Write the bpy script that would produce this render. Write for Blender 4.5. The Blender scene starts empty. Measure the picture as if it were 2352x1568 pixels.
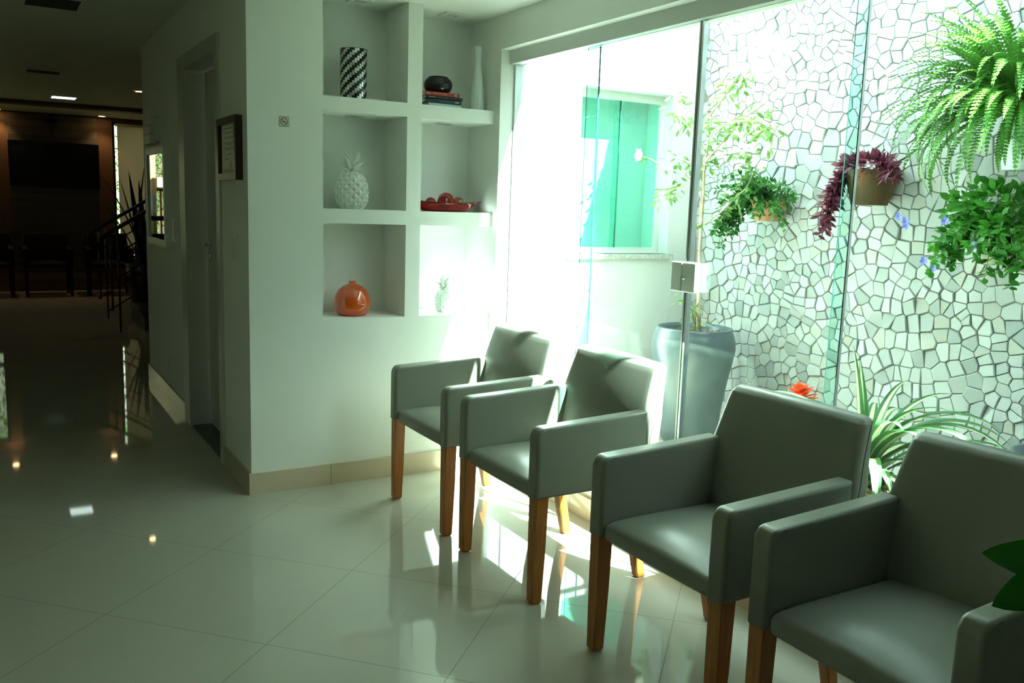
import bpy, bmesh, math, random
from mathutils import Vector, Matrix
R = math.radians
scene = bpy.context.scene
COL = scene.collection
# ------------------------------------------------------------------ camera
H = 1.375
F, YAW, PIT, ROL = 2020.6457, 0.534380, 0.151879, 0.0327587
def cam_axes():
    cy, sy = math.cos(YAW), math.sin(YAW)
    fw = Vector((sy*math.cos(PIT), cy*math.cos(PIT), -math.sin(PIT)))
    r0 = Vector((cy, -sy, 0)); u0 = r0.cross(fw)
    return math.cos(ROL)*r0+math.sin(ROL)*u0, -math.sin(ROL)*r0+math.cos(ROL)*u0, fw
r_, u_, f_ = cam_axes()
cd = bpy.data.cameras.new('camera'); cam = bpy.data.objects.new('camera', cd); COL.objects.link(cam)
cd.sensor_width = 36; cd.lens = F/2352*36; cd.clip_start = .05; cd.clip_end = 200
m = Matrix((r_, u_, -f_)).transposed().to_4x4(); m.translation = Vector((0, 0, H)); cam.matrix_world = m
scene.camera = cam
# ------------------------------------------------------------------ sky, sun, exposure
SUN_DIR = Vector((-1, 3.2, -3.34)).normalized()          # the way the light travels
w = bpy.data.worlds.new('sky'); scene.world = w; w.use_nodes = True
nt = w.node_tree; bg = nt.nodes['Background']
sky = nt.nodes.new('ShaderNodeTexSky'); sky.sky_type = 'NISHITA'; sky.sun_disc = False
sky.sun_elevation = R(45); sky.sun_rotation = R(163); sky.dust_density = 2.5; sky.air_density = .8
mxs = nt.nodes.new('ShaderNodeMix'); mxs.data_type = 'RGBA'; mxs.inputs[0].default_value = .45
nt.links.new(sky.outputs[0], mxs.inputs[6]); mxs.inputs[7].default_value = (6, 6.2, 5.6, 1)
nt.links.new(mxs.outputs[2], bg.inputs[0]); bg.inputs[1].default_value = .36
sd = bpy.data.lights.new('sun', 'SUN'); sd.energy = 38; sd.angle = R(.6); sd.color = (1, .98, .92)
so = bpy.data.objects.new('sun', sd); COL.objects.link(so); so.location = (5, -5, 8)
so.rotation_euler = SUN_DIR.to_track_quat('-Z', 'Y').to_euler()
vs = scene.view_settings; vs.view_transform = 'Standard'; vs.look = 'None'; vs.gamma = 1; vs.use_curve_mapping = False
vs.exposure = 2.0
scene.cycles.max_bounces = 14; scene.cycles.diffuse_bounces = 7; scene.cycles.transparent_max_bounces = 16
scene.cycles.glossy_bounces = 5; scene.cycles.sample_clamp_indirect = 25; scene.cycles.blur_glossy = .3
scene.cycles.caustics_reflective = False; scene.cycles.caustics_refractive = False

# ------------------------------------------------------------------ materials
def mat(name, col, rough=.5, metal=0, spec=.5, coat=0, bump=None, trans=0, emis=None, ior=1.45, sheen=0, sss=0):
    mt = bpy.data.materials.new(name); mt.use_nodes = True; n = mt.node_tree
    p = n.nodes['Principled BSDF']
    p.inputs['Base Color'].default_value = (*col, 1); p.inputs['Roughness'].default_value = rough
    p.inputs['Metallic'].default_value = metal; p.inputs['Specular IOR Level'].default_value = spec
    p.inputs['Coat Weight'].default_value = coat; p.inputs['Transmission Weight'].default_value = trans
    p.inputs['IOR'].default_value = ior; p.inputs['Coat Roughness'].default_value = .03
    if emis: p.inputs['Emission Color'].default_value = (*emis[:3], 1); p.inputs['Emission Strength'].default_value = emis[3]
    if bump:
        sc, st, dist = bump
        tc = n.nodes.new('ShaderNodeTexCoord'); no = n.nodes.new('ShaderNodeTexNoise'); no.inputs['Scale'].default_value = sc
        no.inputs['Detail'].default_value = 4
        b = n.nodes.new('ShaderNodeBump'); b.inputs['Strength'].default_value = st; b.inputs['Distance'].default_value = dist
        n.links.new(tc.outputs['Object'], no.inputs['Vector']); n.links.new(no.outputs['Fac'], b.inputs['Height'])
        n.links.new(b.outputs[0], p.inputs['Normal'])
    return mt
def vary(mt, c1, c2, scale, detail=3, stretch=None, lo=.3, hi=.7):
    n = mt.node_tree; p = n.nodes['Principled BSDF']
    tc = n.nodes.new('ShaderNodeTexCoord'); no = n.nodes.new('ShaderNodeTexNoise'); no.inputs['Scale'].default_value = scale
    no.inputs['Detail'].default_value = detail
    if stretch:
        mp = n.nodes.new('ShaderNodeMapping'); mp.inputs['Scale'].default_value = stretch
        n.links.new(tc.outputs['Object'], mp.inputs[0]); n.links.new(mp.outputs[0], no.inputs['Vector'])
    else: n.links.new(tc.outputs['Object'], no.inputs['Vector'])
    cr = n.nodes.new('ShaderNodeValToRGB'); cr.color_ramp.elements[0].color = (*c1, 1); cr.color_ramp.elements[1].color = (*c2, 1)
    cr.color_ramp.elements[0].position = lo; cr.color_ramp.elements[1].position = hi
    n.links.new(no.outputs['Fac'], cr.inputs[0]); n.links.new(cr.outputs[0], p.inputs['Base Color'])
    return mt
def leafmat(name, c1, c2, scale=25, rough=.4, tr=.35):
    mt = mat(name, c1, rough); vary(mt, c1, c2, scale); n = mt.node_tree
    p = n.nodes['Principled BSDF']; out = n.nodes['Material Output']
    t = n.nodes.new('ShaderNodeBsdfTranslucent'); mx = n.nodes.new('ShaderNodeMixShader'); mx.inputs[0].default_value = tr
    src = p.inputs['Base Color'].links[0].from_socket
    n.links.new(src, t.inputs['Color']); n.links.new(p.outputs[0], mx.inputs[1]); n.links.new(t.outputs[0], mx.inputs[2])
    n.links.new(mx.outputs[0], out.inputs[0]); return mt
def paneglass(name, tint, refl=1.0):
    mt = bpy.data.materials.new(name); mt.use_nodes = True; n = mt.node_tree
    n.nodes.remove(n.nodes['Principled BSDF']); out = n.nodes['Material Output']
    t = n.nodes.new('ShaderNodeBsdfTransparent'); t.inputs[0].default_value = (*[c**.5 for c in tint], 1)
    g = n.nodes.new('ShaderNodeBsdfGlossy'); g.inputs['Roughness'].default_value = 0; g.inputs[0].default_value = (refl, refl, refl, 1)
    lw = n.nodes.new('ShaderNodeLayerWeight'); lw.inputs[0].default_value = .5
    pw = n.nodes.new('ShaderNodeMath'); pw.operation = 'POWER'; pw.inputs[1].default_value = 5
    mu = n.nodes.new('ShaderNodeMath'); mu.operation = 'MULTIPLY_ADD'; mu.inputs[1].default_value = .9; mu.inputs[2].default_value = .035
    mx = n.nodes.new('ShaderNodeMixShader')
    n.links.new(lw.outputs['Facing'], pw.inputs[0]); n.links.new(pw.outputs[0], mu.inputs[0]); n.links.new(mu.outputs[0], mx.inputs[0])
    n.links.new(t.outputs[0], mx.inputs[1]); n.links.new(g.outputs[0], mx.inputs[2]); n.links.new(mx.outputs[0], out.inputs[0])
    return mt
WALL = mat('wall_paint', (.80, .82, .78), .6, bump=(90, .05, .002))
CEIL = mat('ceiling_paint', (.76, .77, .72), .7)
OUTW = mat('outdoor_plaster', (.62, .62, .60), .8, bump=(60, .5, .006))
def floor_mat():
    mt = mat('polished_porcelain', (.62, .59, .50), .035, spec=.6, coat=0); n = mt.node_tree; p = n.nodes['Principled BSDF']
    tc = n.nodes.new('ShaderNodeTexCoord'); mp = n.nodes.new('ShaderNodeMapping'); mp.vector_type = 'TEXTURE'
    mp.inputs['Location'].default_value = (1.10883, 3.00156, 0); mp.inputs['Rotation'].default_value = (0, 0, -.807087)
    mp.inputs['Scale'].default_value = (.6001, .6001, 1)
    n.links.new(tc.outputs['Object'], mp.inputs[0]); sp = n.nodes.new('ShaderNodeSeparateXYZ'); n.links.new(mp.outputs[0], sp.inputs[0])
    ds = []
    for k in (0, 1):
        a = n.nodes.new('ShaderNodeMath'); a.operation = 'ADD'; a.inputs[1].default_value = .5; n.links.new(sp.outputs[k], a.inputs[0])
        f = n.nodes.new('ShaderNodeMath'); f.operation = 'FRACT'; n.links.new(a.outputs[0], f.inputs[0])
        s = n.nodes.new('ShaderNodeMath'); s.operation = 'SUBTRACT'; s.inputs[1].default_value = .5; n.links.new(f.outputs[0], s.inputs[0])
        b = n.nodes.new('ShaderNodeMath'); b.operation = 'ABSOLUTE'; n.links.new(s.outputs[0], b.inputs[0]); ds.append(b)
    mn = n.nodes.new('ShaderNodeMath'); mn.operation = 'MINIMUM'; n.links.new(ds[0].outputs[0], mn.inputs[0]); n.links.new(ds[1].outputs[0], mn.inputs[1])
    lt = n.nodes.new('ShaderNodeMath'); lt.operation = 'LESS_THAN'; lt.inputs[1].default_value = .0022; n.links.new(mn.outputs[0], lt.inputs[0])
    no = n.nodes.new('ShaderNodeTexNoise'); no.inputs['Scale'].default_value = 2.2; no.inputs['Detail'].default_value = 6
    n.links.new(tc.outputs['Object'], no.inputs['Vector'])
    cr = n.nodes.new('ShaderNodeValToRGB'); cr.color_ramp.elements[0].color = (.43, .41, .34, 1); cr.color_ramp.elements[1].color = (.50, .48, .40, 1)
    n.links.new(no.outputs['Fac'], cr.inputs[0])
    mx = n.nodes.new('ShaderNodeMix'); mx.data_type = 'RGBA'; mx.inputs[7].default_value = (.19, .18, .14, 1)
    n.links.new(lt.outputs[0], mx.inputs[0]); n.links.new(cr.outputs[0], mx.inputs[6]); n.links.new(mx.outputs[2], p.inputs['Base Color'])
    ro = n.nodes.new('ShaderNodeMath'); ro.operation = 'MULTIPLY_ADD'; ro.inputs[1].default_value = .6; ro.inputs[2].default_value = .035
    n.links.new(lt.outputs[0], ro.inputs[0]); n.links.new(ro.outputs[0], p.inputs['Roughness'])
    return mt
FLOOR = floor_mat()
BASEB = mat('baseboard_tile', (.58, .49, .36), .12, spec=.6)
GLASS = paneglass('window_glass', (.65, .93, .87))
TEALG = paneglass('teal_glass', (.50, .92, .81))
TINTG = paneglass('tinted_glass', (.13, .125, .08))
GEDGE = mat('glass_edge', (.012, .06, .048), .3, spec=.3)
ALU = mat('aluminium', (.62, .64, .63), .35, metal=.9)
CHROME = mat('chrome', (.85, .87, .88), .08, metal=1)
WFRAME = mat('white_powder_coat', (.62, .64, .60), .4)
LEATHER = mat('greige_leatherette', (.23, .237, .19), .36, spec=.5, bump=(420, .12, .001))
SEAM = mat('dark_seam', (.06, .06, .045), .6)
WOOD = vary(mat('orange_wood', (.42, .17, .05), .32, spec=.5), (.34, .105, .018), (.50, .18, .035), 9, 5, (14, 14, 1))
DWOOD = mat('dark_wood', (.02, .007, .004), .5, spec=.2)
DLEATHER = mat('black_leatherette', (.004, .004, .004), .7, spec=.15)
STONES = [mat('marble_white', (.44, .44, .43), .75, bump=(50, .5, .004)), mat('marble_grey', (.33, .34, .335), .75, bump=(50, .5, .004)),
          mat('marble_cream', (.42, .40, .365), .75, bump=(50, .5, .004))]
MORTAR = mat('mortar', (.30, .26, .20), .9)
CERAM = mat('white_ceramic', (.72, .75, .70), .12, spec=.6)
BLACKC = mat('black_tile', (.008, .009, .009), .12, spec=.7)
MIRT = mat('mirror_tile', (.75, .77, .73), .12, metal=.6)
ORANGE = vary(mat('orange_glaze', (.8, .12, .01), .06, spec=.8, coat=1), (.62, .075, .006), (.80, .115, .01), 6)
MILKG = mat('milk_glass', (.70, .78, .74), .08, spec=.7)
BLACK = mat('black_plastic', (.008, .008, .008), .35)
TVB = mat('tv_screen', (.003, .004, .005), .12)
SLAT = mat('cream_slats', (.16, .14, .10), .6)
BROWNW = mat('brown_wall', (.13, .07, .03), .6)
GRANITE = vary(mat('dark_granite', (.03, .03, .03), .15), (.012, .012, .014), (.06, .06, .06), 120)
RAILM = mat('dark_steel', (.05, .05, .05), .25, metal=.9)
DOORW = mat('door_paint', (.50, .52, .47), .35)
PLAST = mat('white_plastic', (.72, .74, .70), .35)
PAPER = mat('paper', (.80, .78, .66), .7)
GOLD = mat('gold_foil', (.5, .33, .12), .4, metal=.3)
BRFRAME = mat('brown_frame', (.035, .02, .01), .3)
INK = mat('ink', (.08, .08, .07), .7)
MIRROR = mat('mirror_glass', (.85, .86, .84), .01, metal=1)
TERRA = vary(mat('terracotta', (.5, .22, .12), .8), (.42, .17, .09), (.56, .27, .16), 12)
MOSSY = vary(mat('mossy_terracotta', (.2, .13, .06), .9), (.05, .048, .02), (.19, .085, .04), 9, 6)
PALETERRA = vary(mat('pale_clay', (.55, .48, .38), .85), (.42, .34, .25), (.62, .56, .46), 14)
GREYPOT = vary(mat('grey_glaze_pot', (.20, .25, .27), .28, spec=.5), (.06, .082, .095), (.10, .13, .14), 5, 6)
WPOT = mat('white_pot', (.72, .76, .76), .5)
BPOT = mat('black_plastic_pot', (.02, .025, .025), .45, bump=(30, .4, .01))
BARK = vary(mat('bark_chips', (.2, .1, .06), .9), (.08, .045, .03), (.33, .20, .12), 30)
TRUNK = vary(mat('bark_trunk', (.5, .38, .25), .9), (.30, .21, .13), (.60, .48, .34), 18)
STEMG = mat('green_stem', (.15, .25, .06), .6)
LFERN = leafmat('fern_leaf', (.04, .17, .02), (.13, .36, .04), 9)
LGREEN = leafmat('small_green_leaf', (.02, .11, .03), (.08, .26, .04), 10)
LBRIGHT = leafmat('bright_green_leaf', (.03, .17, .02), (.10, .34, .04), 10)
LPURP = leafmat('purple_leaf', (.10, .015, .045), (.26, .06, .09), 14)
LTREE = leafmat('pale_tree_leaf', (.08, .20, .03), (.30, .42, .14), 8, tr=.4)
LDARK = leafmat('dark_green_leaf', (.015, .12, .01), (.03, .19, .015), 8, rough=.35, tr=.15)
LSTRIPE = leafmat('strap_leaf_green', (.03, .12, .04), (.07, .21, .06), 8, rough=.35, tr=.25)
LCREAM = leafmat('strap_leaf_cream', (.62, .66, .36), (.74, .76, .50), 8, rough=.35, tr=.25)
LRED = leafmat('red_bract', (.75, .05, .02), (.80, .18, .05), 20)
PINK = leafmat('pink_petal', (.85, .45, .75), (.95, .72, .90), 20)
BLUEF = leafmat('blue_petal', (.16, .16, .62), (.24, .24, .75), 20)
BLIND = mat('blind_fabric', (.50, .46, .38), .9)
GRAVEL = vary(mat('gravel', (.4, .36, .27), .95, bump=(120, 1, .01)), (.22, .19, .13), (.60, .55, .42), 90)
def redglass(name, col, rough=.02, f=.62):
    mt = mat(name, col, rough, trans=.85, ior=1.45, spec=.6); return mt
RGLASS = redglass('red_glass', (.85, .05, .03)); OGLASS = redglass('orange_glass', (.80, .10, .03))
AGLASS = redglass('amber_glass', (.85, .45, .22)); DRGLASS = redglass('dark_red_glass', (.55, .02, .02))

# ------------------------------------------------------------------ helpers
def wloc(p):
    v = Vector((0, 0, 0))
    while p is not None: v += p.location; p = p.parent
    return v
def obj(name, bm, mats, parent=None, smooth=False, origin=None, wn=False):
    me = bpy.data.meshes.new(name)
    off = wloc(parent) if parent is not None else (Vector(origin) if origin else Vector((0, 0, 0)))
    bmesh.ops.translate(bm, verts=bm.verts, vec=-off)
    bm.to_mesh(me); bm.free()
    for x in (mats if isinstance(mats, (list, tuple)) else [mats]): me.materials.append(x)
    if smooth:
        for p in me.polygons: p.use_smooth = True
    o = bpy.data.objects.new(name, me); COL.objects.link(o)
    if parent is not None: o.parent = parent
    elif origin: o.location = origin
    if wn:
        md = o.modifiers.new('normals', 'WEIGHTED_NORMAL'); md.keep_sharp = True
    return o
def tag(o, label, cat, group=None, kind=None):
    o['label'] = label; o['category'] = cat
    if group: o['group'] = group
    if kind: o['kind'] = kind
    return o
def thing(name, label, cat, loc=(0, 0, 0), group=None, rotz=0):
    o = bpy.data.objects.new(name, None); COL.objects.link(o); o.location = loc; o.rotation_euler = (0, 0, rotz)
    o.empty_display_size = .05
    return tag(o, label, cat, group)
def structure(name, bm, mats, parent=None, **k):
    o = obj(name, bm, mats, parent, **k)
    if parent is None: o['kind'] = 'structure'
    return o
def sempty(name, loc):
    o = bpy.data.objects.new(name, None); COL.objects.link(o); o.location = loc; o['kind'] = 'structure'; return o
def dup(root, loc, rotz, label, group=None):
    r = root.copy(); COL.objects.link(r); r.location = loc; r.rotation_euler = (0, 0, rotz); r['label'] = label
    if group: r['group'] = group
    for ch in list(root.children):
        c = ch.copy(); COL.objects.link(c); c.parent = r
        for g in list(ch.children):
            d = g.copy(); COL.objects.link(d); d.parent = c
    return r
def BM(): return bmesh.new()
def box(bm, x0, x1, y0, y1, z0, z1, mi=0):
    v = [bm.verts.new(p) for p in ((x0,y0,z0),(x1,y0,z0),(x1,y1,z0),(x0,y1,z0),(x0,y0,z1),(x1,y0,z1),(x1,y1,z1),(x0,y1,z1))]
    for f in ((0,3,2,1),(4,5,6,7),(0,1,5,4),(1,2,6,5),(2,3,7,6),(3,0,4,7)):
        fc = bm.faces.new([v[i] for i in f]); fc.material_index = mi
    return v
def merge(bm, b2):
    me = bpy.data.meshes.new('t'); b2.to_mesh(me); b2.free(); bm.from_mesh(me); bpy.data.meshes.remove(me)
def rbox(bm, x0, x1, y0, y1, z0, z1, r, seg=3, cuts=None, fn=None, mi=0):
    b = BM(); box(b, x0, x1, y0, y1, z0, z1, mi)
    bmesh.ops.bevel(b, geom=b.edges[:], offset=r, segments=seg, affect='EDGES', profile=.5)
    if cuts:
        for ax, vals in cuts:
            for v in vals:
                co = [0, 0, 0]; no = [0, 0, 0]; co[ax] = v; no[ax] = 1
                bmesh.ops.bisect_plane(b, geom=b.verts[:]+b.edges[:]+b.faces[:], plane_co=co, plane_no=no)
    if fn:
        for v in b.verts: v.co = Vector(fn(*v.co))
    for f in b.faces: f.material_index = mi
    merge(bm, b)
def prism(bm, pts, axis, a0, a1, bev=0, seg=2, mi=0):
    b = BM()
    def P(p, a):
        if axis == 1: return (p[0], a, p[1])
        if axis == 0: return (a, p[0], p[1])
        return (p[0], p[1], a)
    A = [b.verts.new(P(p, a0)) for p in pts]; B = [b.verts.new(P(p, a1)) for p in pts]; n = len(pts)
    caps = [b.faces.new(A), b.faces.new(B[::-1])]
    for i in range(n): b.faces.new((A[i], B[i], B[(i+1) % n], A[(i+1) % n]))
    bmesh.ops.recalc_face_normals(b, faces=b.faces[:])
    if bev:
        es = {e for c in caps for e in c.edges}
        bmesh.ops.bevel(b, geom=list(es), offset=bev, segments=seg, affect='EDGES', profile=.5)
    for f in b.faces: f.material_index = mi
    merge(bm, b)
def tube(bm, pts, rad, n=8, mi=0, cap=True):
    pts = [Vector(p) for p in pts]
    if not isinstance(rad, (list, tuple)): rad = [rad]*len(pts)
    up = None; rings = []
    for i, p in enumerate(pts):
        d = (pts[min(i+1, len(pts)-1)]-pts[max(i-1, 0)]).normalized()
        if up is None: up = d.orthogonal().normalized()
        up = (up-d*up.dot(d)); up = up.normalized() if up.length > 1e-6 else d.orthogonal().normalized()
        s = d.cross(up)
        rings.append([bm.verts.new(p+(up*math.cos(2*math.pi*k/n)+s*math.sin(2*math.pi*k/n))*rad[i]) for k in range(n)])
    for a, b in zip(rings, rings[1:]):
        for k in range(n):
            f = bm.faces.new((a[k], a[(k+1) % n], b[(k+1) % n], b[k])); f.material_index = mi; f.smooth = True
    if cap:
        for rg, rv in ((rings[0], True), (rings[-1], False)):
            f = bm.faces.new(rg[::-1] if rv else rg); f.material_index = mi
def lathe(bm, prof, n=48, c=(0, 0, 0), sx=1, sy=1, mi=0, capb=True, capt=False):
    rings = []
    for r, z in prof:
        rings.append([bm.verts.new((c[0]+sx*r*math.cos(2*math.pi*k/n), c[1]+sy*r*math.sin(2*math.pi*k/n), c[2]+z)) for k in range(n)])
    for a, b in zip(rings, rings[1:]):
        for k in range(n):
            f = bm.faces.new((a[k], a[(k+1) % n], b[(k+1) % n], b[k])); f.material_index = mi
    if capb: bm.faces.new(rings[0][::-1]).material_index = mi
    if capt: bm.faces.new(rings[-1]).material_index = mi
def sphere(bm, c, r, u=24, v=14, s=(1, 1, 1), mi=0):
    ret = bmesh.ops.create_uvsphere(bm, u_segments=u, v_segments=v, radius=r, matrix=Matrix.Translation(c) @ Matrix.Diagonal((*s, 1)))
    for vv in ret['verts']:
        for f in vv.link_faces: f.material_index = mi; f.smooth = True
def leaf(bm, p, d, nrm, L, W, mi=0, fold=.12):
    p = Vector(p); d = Vector(d).normalized(); n = Vector(nrm)
    s = d.cross(n)
    if s.length < 1e-4: s = d.orthogonal()
    s.normalize(); n = s.cross(d)
    b = bm.verts.new(p); t = bm.verts.new(p+d*L)
    c = bm.verts.new(p+d*L*.5-n*W*fold)
    l1 = bm.verts.new(p+d*L*.28+s*W*.42); l2 = bm.verts.new(p+d*L*.62+s*W*.42)
    r1 = bm.verts.new(p+d*L*.28-s*W*.42); r2 = bm.verts.new(p+d*L*.62-s*W*.42)
    for f in ((b, c, l1), (l1, c, l2), (l2, c, t), (b, r1, c), (r1, r2, c), (r2, t, c)):
        fc = bm.faces.new(f); fc.material_index = mi; fc.smooth = True
def strap(bm, base, az, e0, bend, L, W, n=12, stripe=None, twist=0, mi=0, wp=None):
    """arching strap leaf; stripe=(edge material, centre material)"""
    p = Vector(base); rows = []; st = L/n
    for i in range(n+1):
        t = i/n; e = e0-bend*t**1.3
        d = Vector((math.cos(az)*math.cos(e), math.sin(az)*math.cos(e), math.sin(e)))
        s = Vector((-math.sin(az+twist*t), math.cos(az+twist*t), 0)); nn = s.cross(d)
        wd = W*(wp(t) if wp else (min(1, .45+2.2*t)*(1-t**3.2)+.015))
        rows.append([bm.verts.new(p+s*wd*q+nn*abs(q)*wd*-.45) for q in (-.5, -.2, .2, .5)])
        p = p+d*st
    for a, b in zip(rows, rows[1:]):
        for k in range(3):
            f = bm.faces.new((a[k], a[k+1], b[k+1], b[k])); f.smooth = True
            f.material_index = (stripe[1] if k == 1 else stripe[0]) if stripe else mi
def text(bm_parent, name, body, size, loc, rot, m, ext=.0004):
    cu = bpy.data.curves.new(name, 'FONT'); cu.body = body; cu.size = size; cu.extrude = ext; cu.align_x = 'LEFT'
    o = bpy.data.objects.new('tmp', cu); COL.objects.link(o)
    dg = bpy.context.evaluated_depsgraph_get(); me = bpy.data.meshes.new_from_object(o.evaluated_get(dg))
    bpy.data.objects.remove(o); b = BM(); b.from_mesh(me); bpy.data.meshes.remove(me)
    b.transform(Matrix.Translation(loc) @ rot)
    return obj(name, b, m, bm_parent)

# ------------------------------------------------------------------ main structure
XL, YW, YB, XG = .992, 4.031, 4.31, 2.24      # hall wall, niche wall front, niche back, glass wall
YF = 13.9                                      # far wall of the hall
b = BM(); box(b, -4, 5, -3, 14, -.2, 0); structure('floor', b, FLOOR)
b = BM(); box(b, -4.2, XL, -3.2, 14.1, 2.43, 2.75); box(b, XL, 5.2, 4.44, 14.1, 2.431, 2.75)
structure('ceiling', b, CEIL)
b = BM(); box(b, XL, 2.30, -3.2, 4.44, 2.318, 2.75); structure('ceiling.001', b, CEIL)
# niche wall
b = BM(); Z3, Z2, Z1, T = .815, 1.338, 1.853, 2.318
box(b, XL, 1.337, YW, YB, 0, T); box(b, 1.337, XG, YW, YB, 0, Z3); box(b, 1.757, 1.834, YW, YB, Z3, T)
for z0, z1 in ((1.270, Z2), (1.788, Z1)):
    box(b, 1.337, 1.757, YW, YB, z0, z1); box(b, 1.834, XG, YW, YB, z0, z1)
box(b, XL, XG, YB, 4.43, 0, T)
structure('wall_back', b, WALL)
# hall wall with the door opening
b = BM(); box(b, XL, 1.14, 4.43, 4.62, 0, 2.43); box(b, XL, 1.14, 4.62, 5.45, 2.09, 2.43); box(b, XL, 1.14, 5.45, 7.10, 0, 2.43)
structure('wall_left', b, WALL)
b = BM(); box(b, 1.14, 5.1, 6.95, 7.10, 0, 2.43); structure('wall_inner', b, WALL)
# glass wall masonry
b = BM(); box(b, XG, 2.42, 1.20, 3.98, -.1, .285); box(b, XG, 2.42, 1.20, 3.98, 2.15, 2.9)
box(b, XG, 2.42, 3.98, 4.43, -.1, 2.9); box(b, XG, 2.42, -3.2, 1.20, -.1, 2.9)
structure('wall_right', b, WALL)
b = BM(); box(b, 2.42, 2.432, 3.98, 4.43, 0, 2.9); box(b, 2.42, 2.432, 1.20, 3.98, 2.15, 2.9); box(b, 2.42, 2.432, -.2, 1.20, 0, 2.9); box(b, 2.42, 2.432, 1.20, 3.98, 0, .285)
structure('wall_right_bounce_cut', b, mat('bounce_cut_dark', (.16, .17, .16), .8))  # unseen dark skin added to cut sun bounce onto the stone wall
b = BM(); box(b, -4.2, 2.42, -3.2, -3, 0, 2.5); structure('wall_behind', b, BROWNW)
b = BM(); box(b, -4.2, -4, -3.2, 2.2, 0, 2.5); box(b, -4.2, -4, 3.8, 14, 0, 2.5); box(b, -4.2, -4, 2.2, 3.8, 0, .7); box(b, -4.2, -4, 2.2, 3.8, 2.2, 2.5)
structure('wall_side', b, BROWNW)
wfill = sempty('fill_window', (-4.1, 3.0, .7)); b = BM()  # unseen window added as fill light for the hall wall and door
for a in ((2.2, 3.8, .7, .75), (2.2, 3.8, 2.15, 2.2), (2.2, 2.25, .75, 2.15), (3.75, 3.8, .75, 2.15)): box(b, -4.12, -4.08, *a)
obj('window_frame', b, WFRAME, wfill)
b = BM(); box(b, -4.102, -4.096, 2.25, 3.75, .75, 2.15); obj('glass_panel', b, paneglass('fill_window_glass', (.24, .29, .18)), wfill)  # tint sets the strength of the added fill light
b = BM(); box(b, 5, 5.2, 7, 14, 0, 2.5); structure('wall_stair', b, WALL)
# far wall: openings for two windows
b = BM(); box(b, -4, -1.5, YF, 14.1, 0, 2.43); box(b, -1.5, .09, YF, 14.1, 0, .45); box(b, -1.5, .09, YF, 14.1, 2.12, 2.43)
box(b, .09, 1.53, YF, 14.1, 0, 2.43); box(b, 1.53, 4.2, YF, 14.1, 0, .45); box(b, 1.53, 4.2, YF, 14.1, 2.38, 2.43); box(b, 4.2, 5, YF, 14.1, 0, 2.43)
structure('wall_far', b, BROWNW)
b = BM(); box(b, -4, 5, 12.1, 12.32, 2.385, 2.431); structure('trim_1', b, BROWNW)
# garden: ground, plaster wall with window, near wall
b = BM(); box(b, 2.42, 4.15, -.4, 4.6, -.3, .02); structure('ground', b, GRAVEL)
b = BM(); WX0, WX1, WZ0, WZ1 = 3.05, 3.765, 1.105, 2.10
box(b, 2.42, WX0, 4.43, 4.70, 0, 3.6); box(b, WX1, 4.15, 4.43, 4.70, 0, 3.6); box(b, WX0, WX1, 4.43, 4.70, 0, WZ0); box(b, WX0, WX1, 4.43, 4.70, WZ1, 3.6)
box(b, 2.42, 4.15, 4.70, 4.78, 0, 3.6)
structure('wall_garden', b, OUTW)
b = BM(); box(b, 2.42, 4.15, -.4, -.2, 0, 2.8); structure('wall_garden_near', b, OUTW)
# baseboards
def bb(name, segs):
    b = BM()
    for x0, x1, y0, y1 in segs: box(b, x0, x1, y0, y1, 0, .103)
    return structure(name, b, BASEB)
bb('baseboard_back', [(XL-.013, 1.372, YW-.013, YW), (1.374, 1.972, YW-.013, YW), (1.974, XG-.013, YW-.013, YW)])
bb('baseboard_left', [(XL-.013, XL, YW, 4.544), (XL-.013, XL, 5.615, 6.3), (XL-.013, XL, 6.302, 7.1)])
bb('baseboard_right', [(XG-.013, XG, y, min(y+.598, YW)) for y in (-2.2, -1.6, -1.0, -.4, .2, .8, 1.4, 2.0, 2.6, 3.2, 3.8)])

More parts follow.
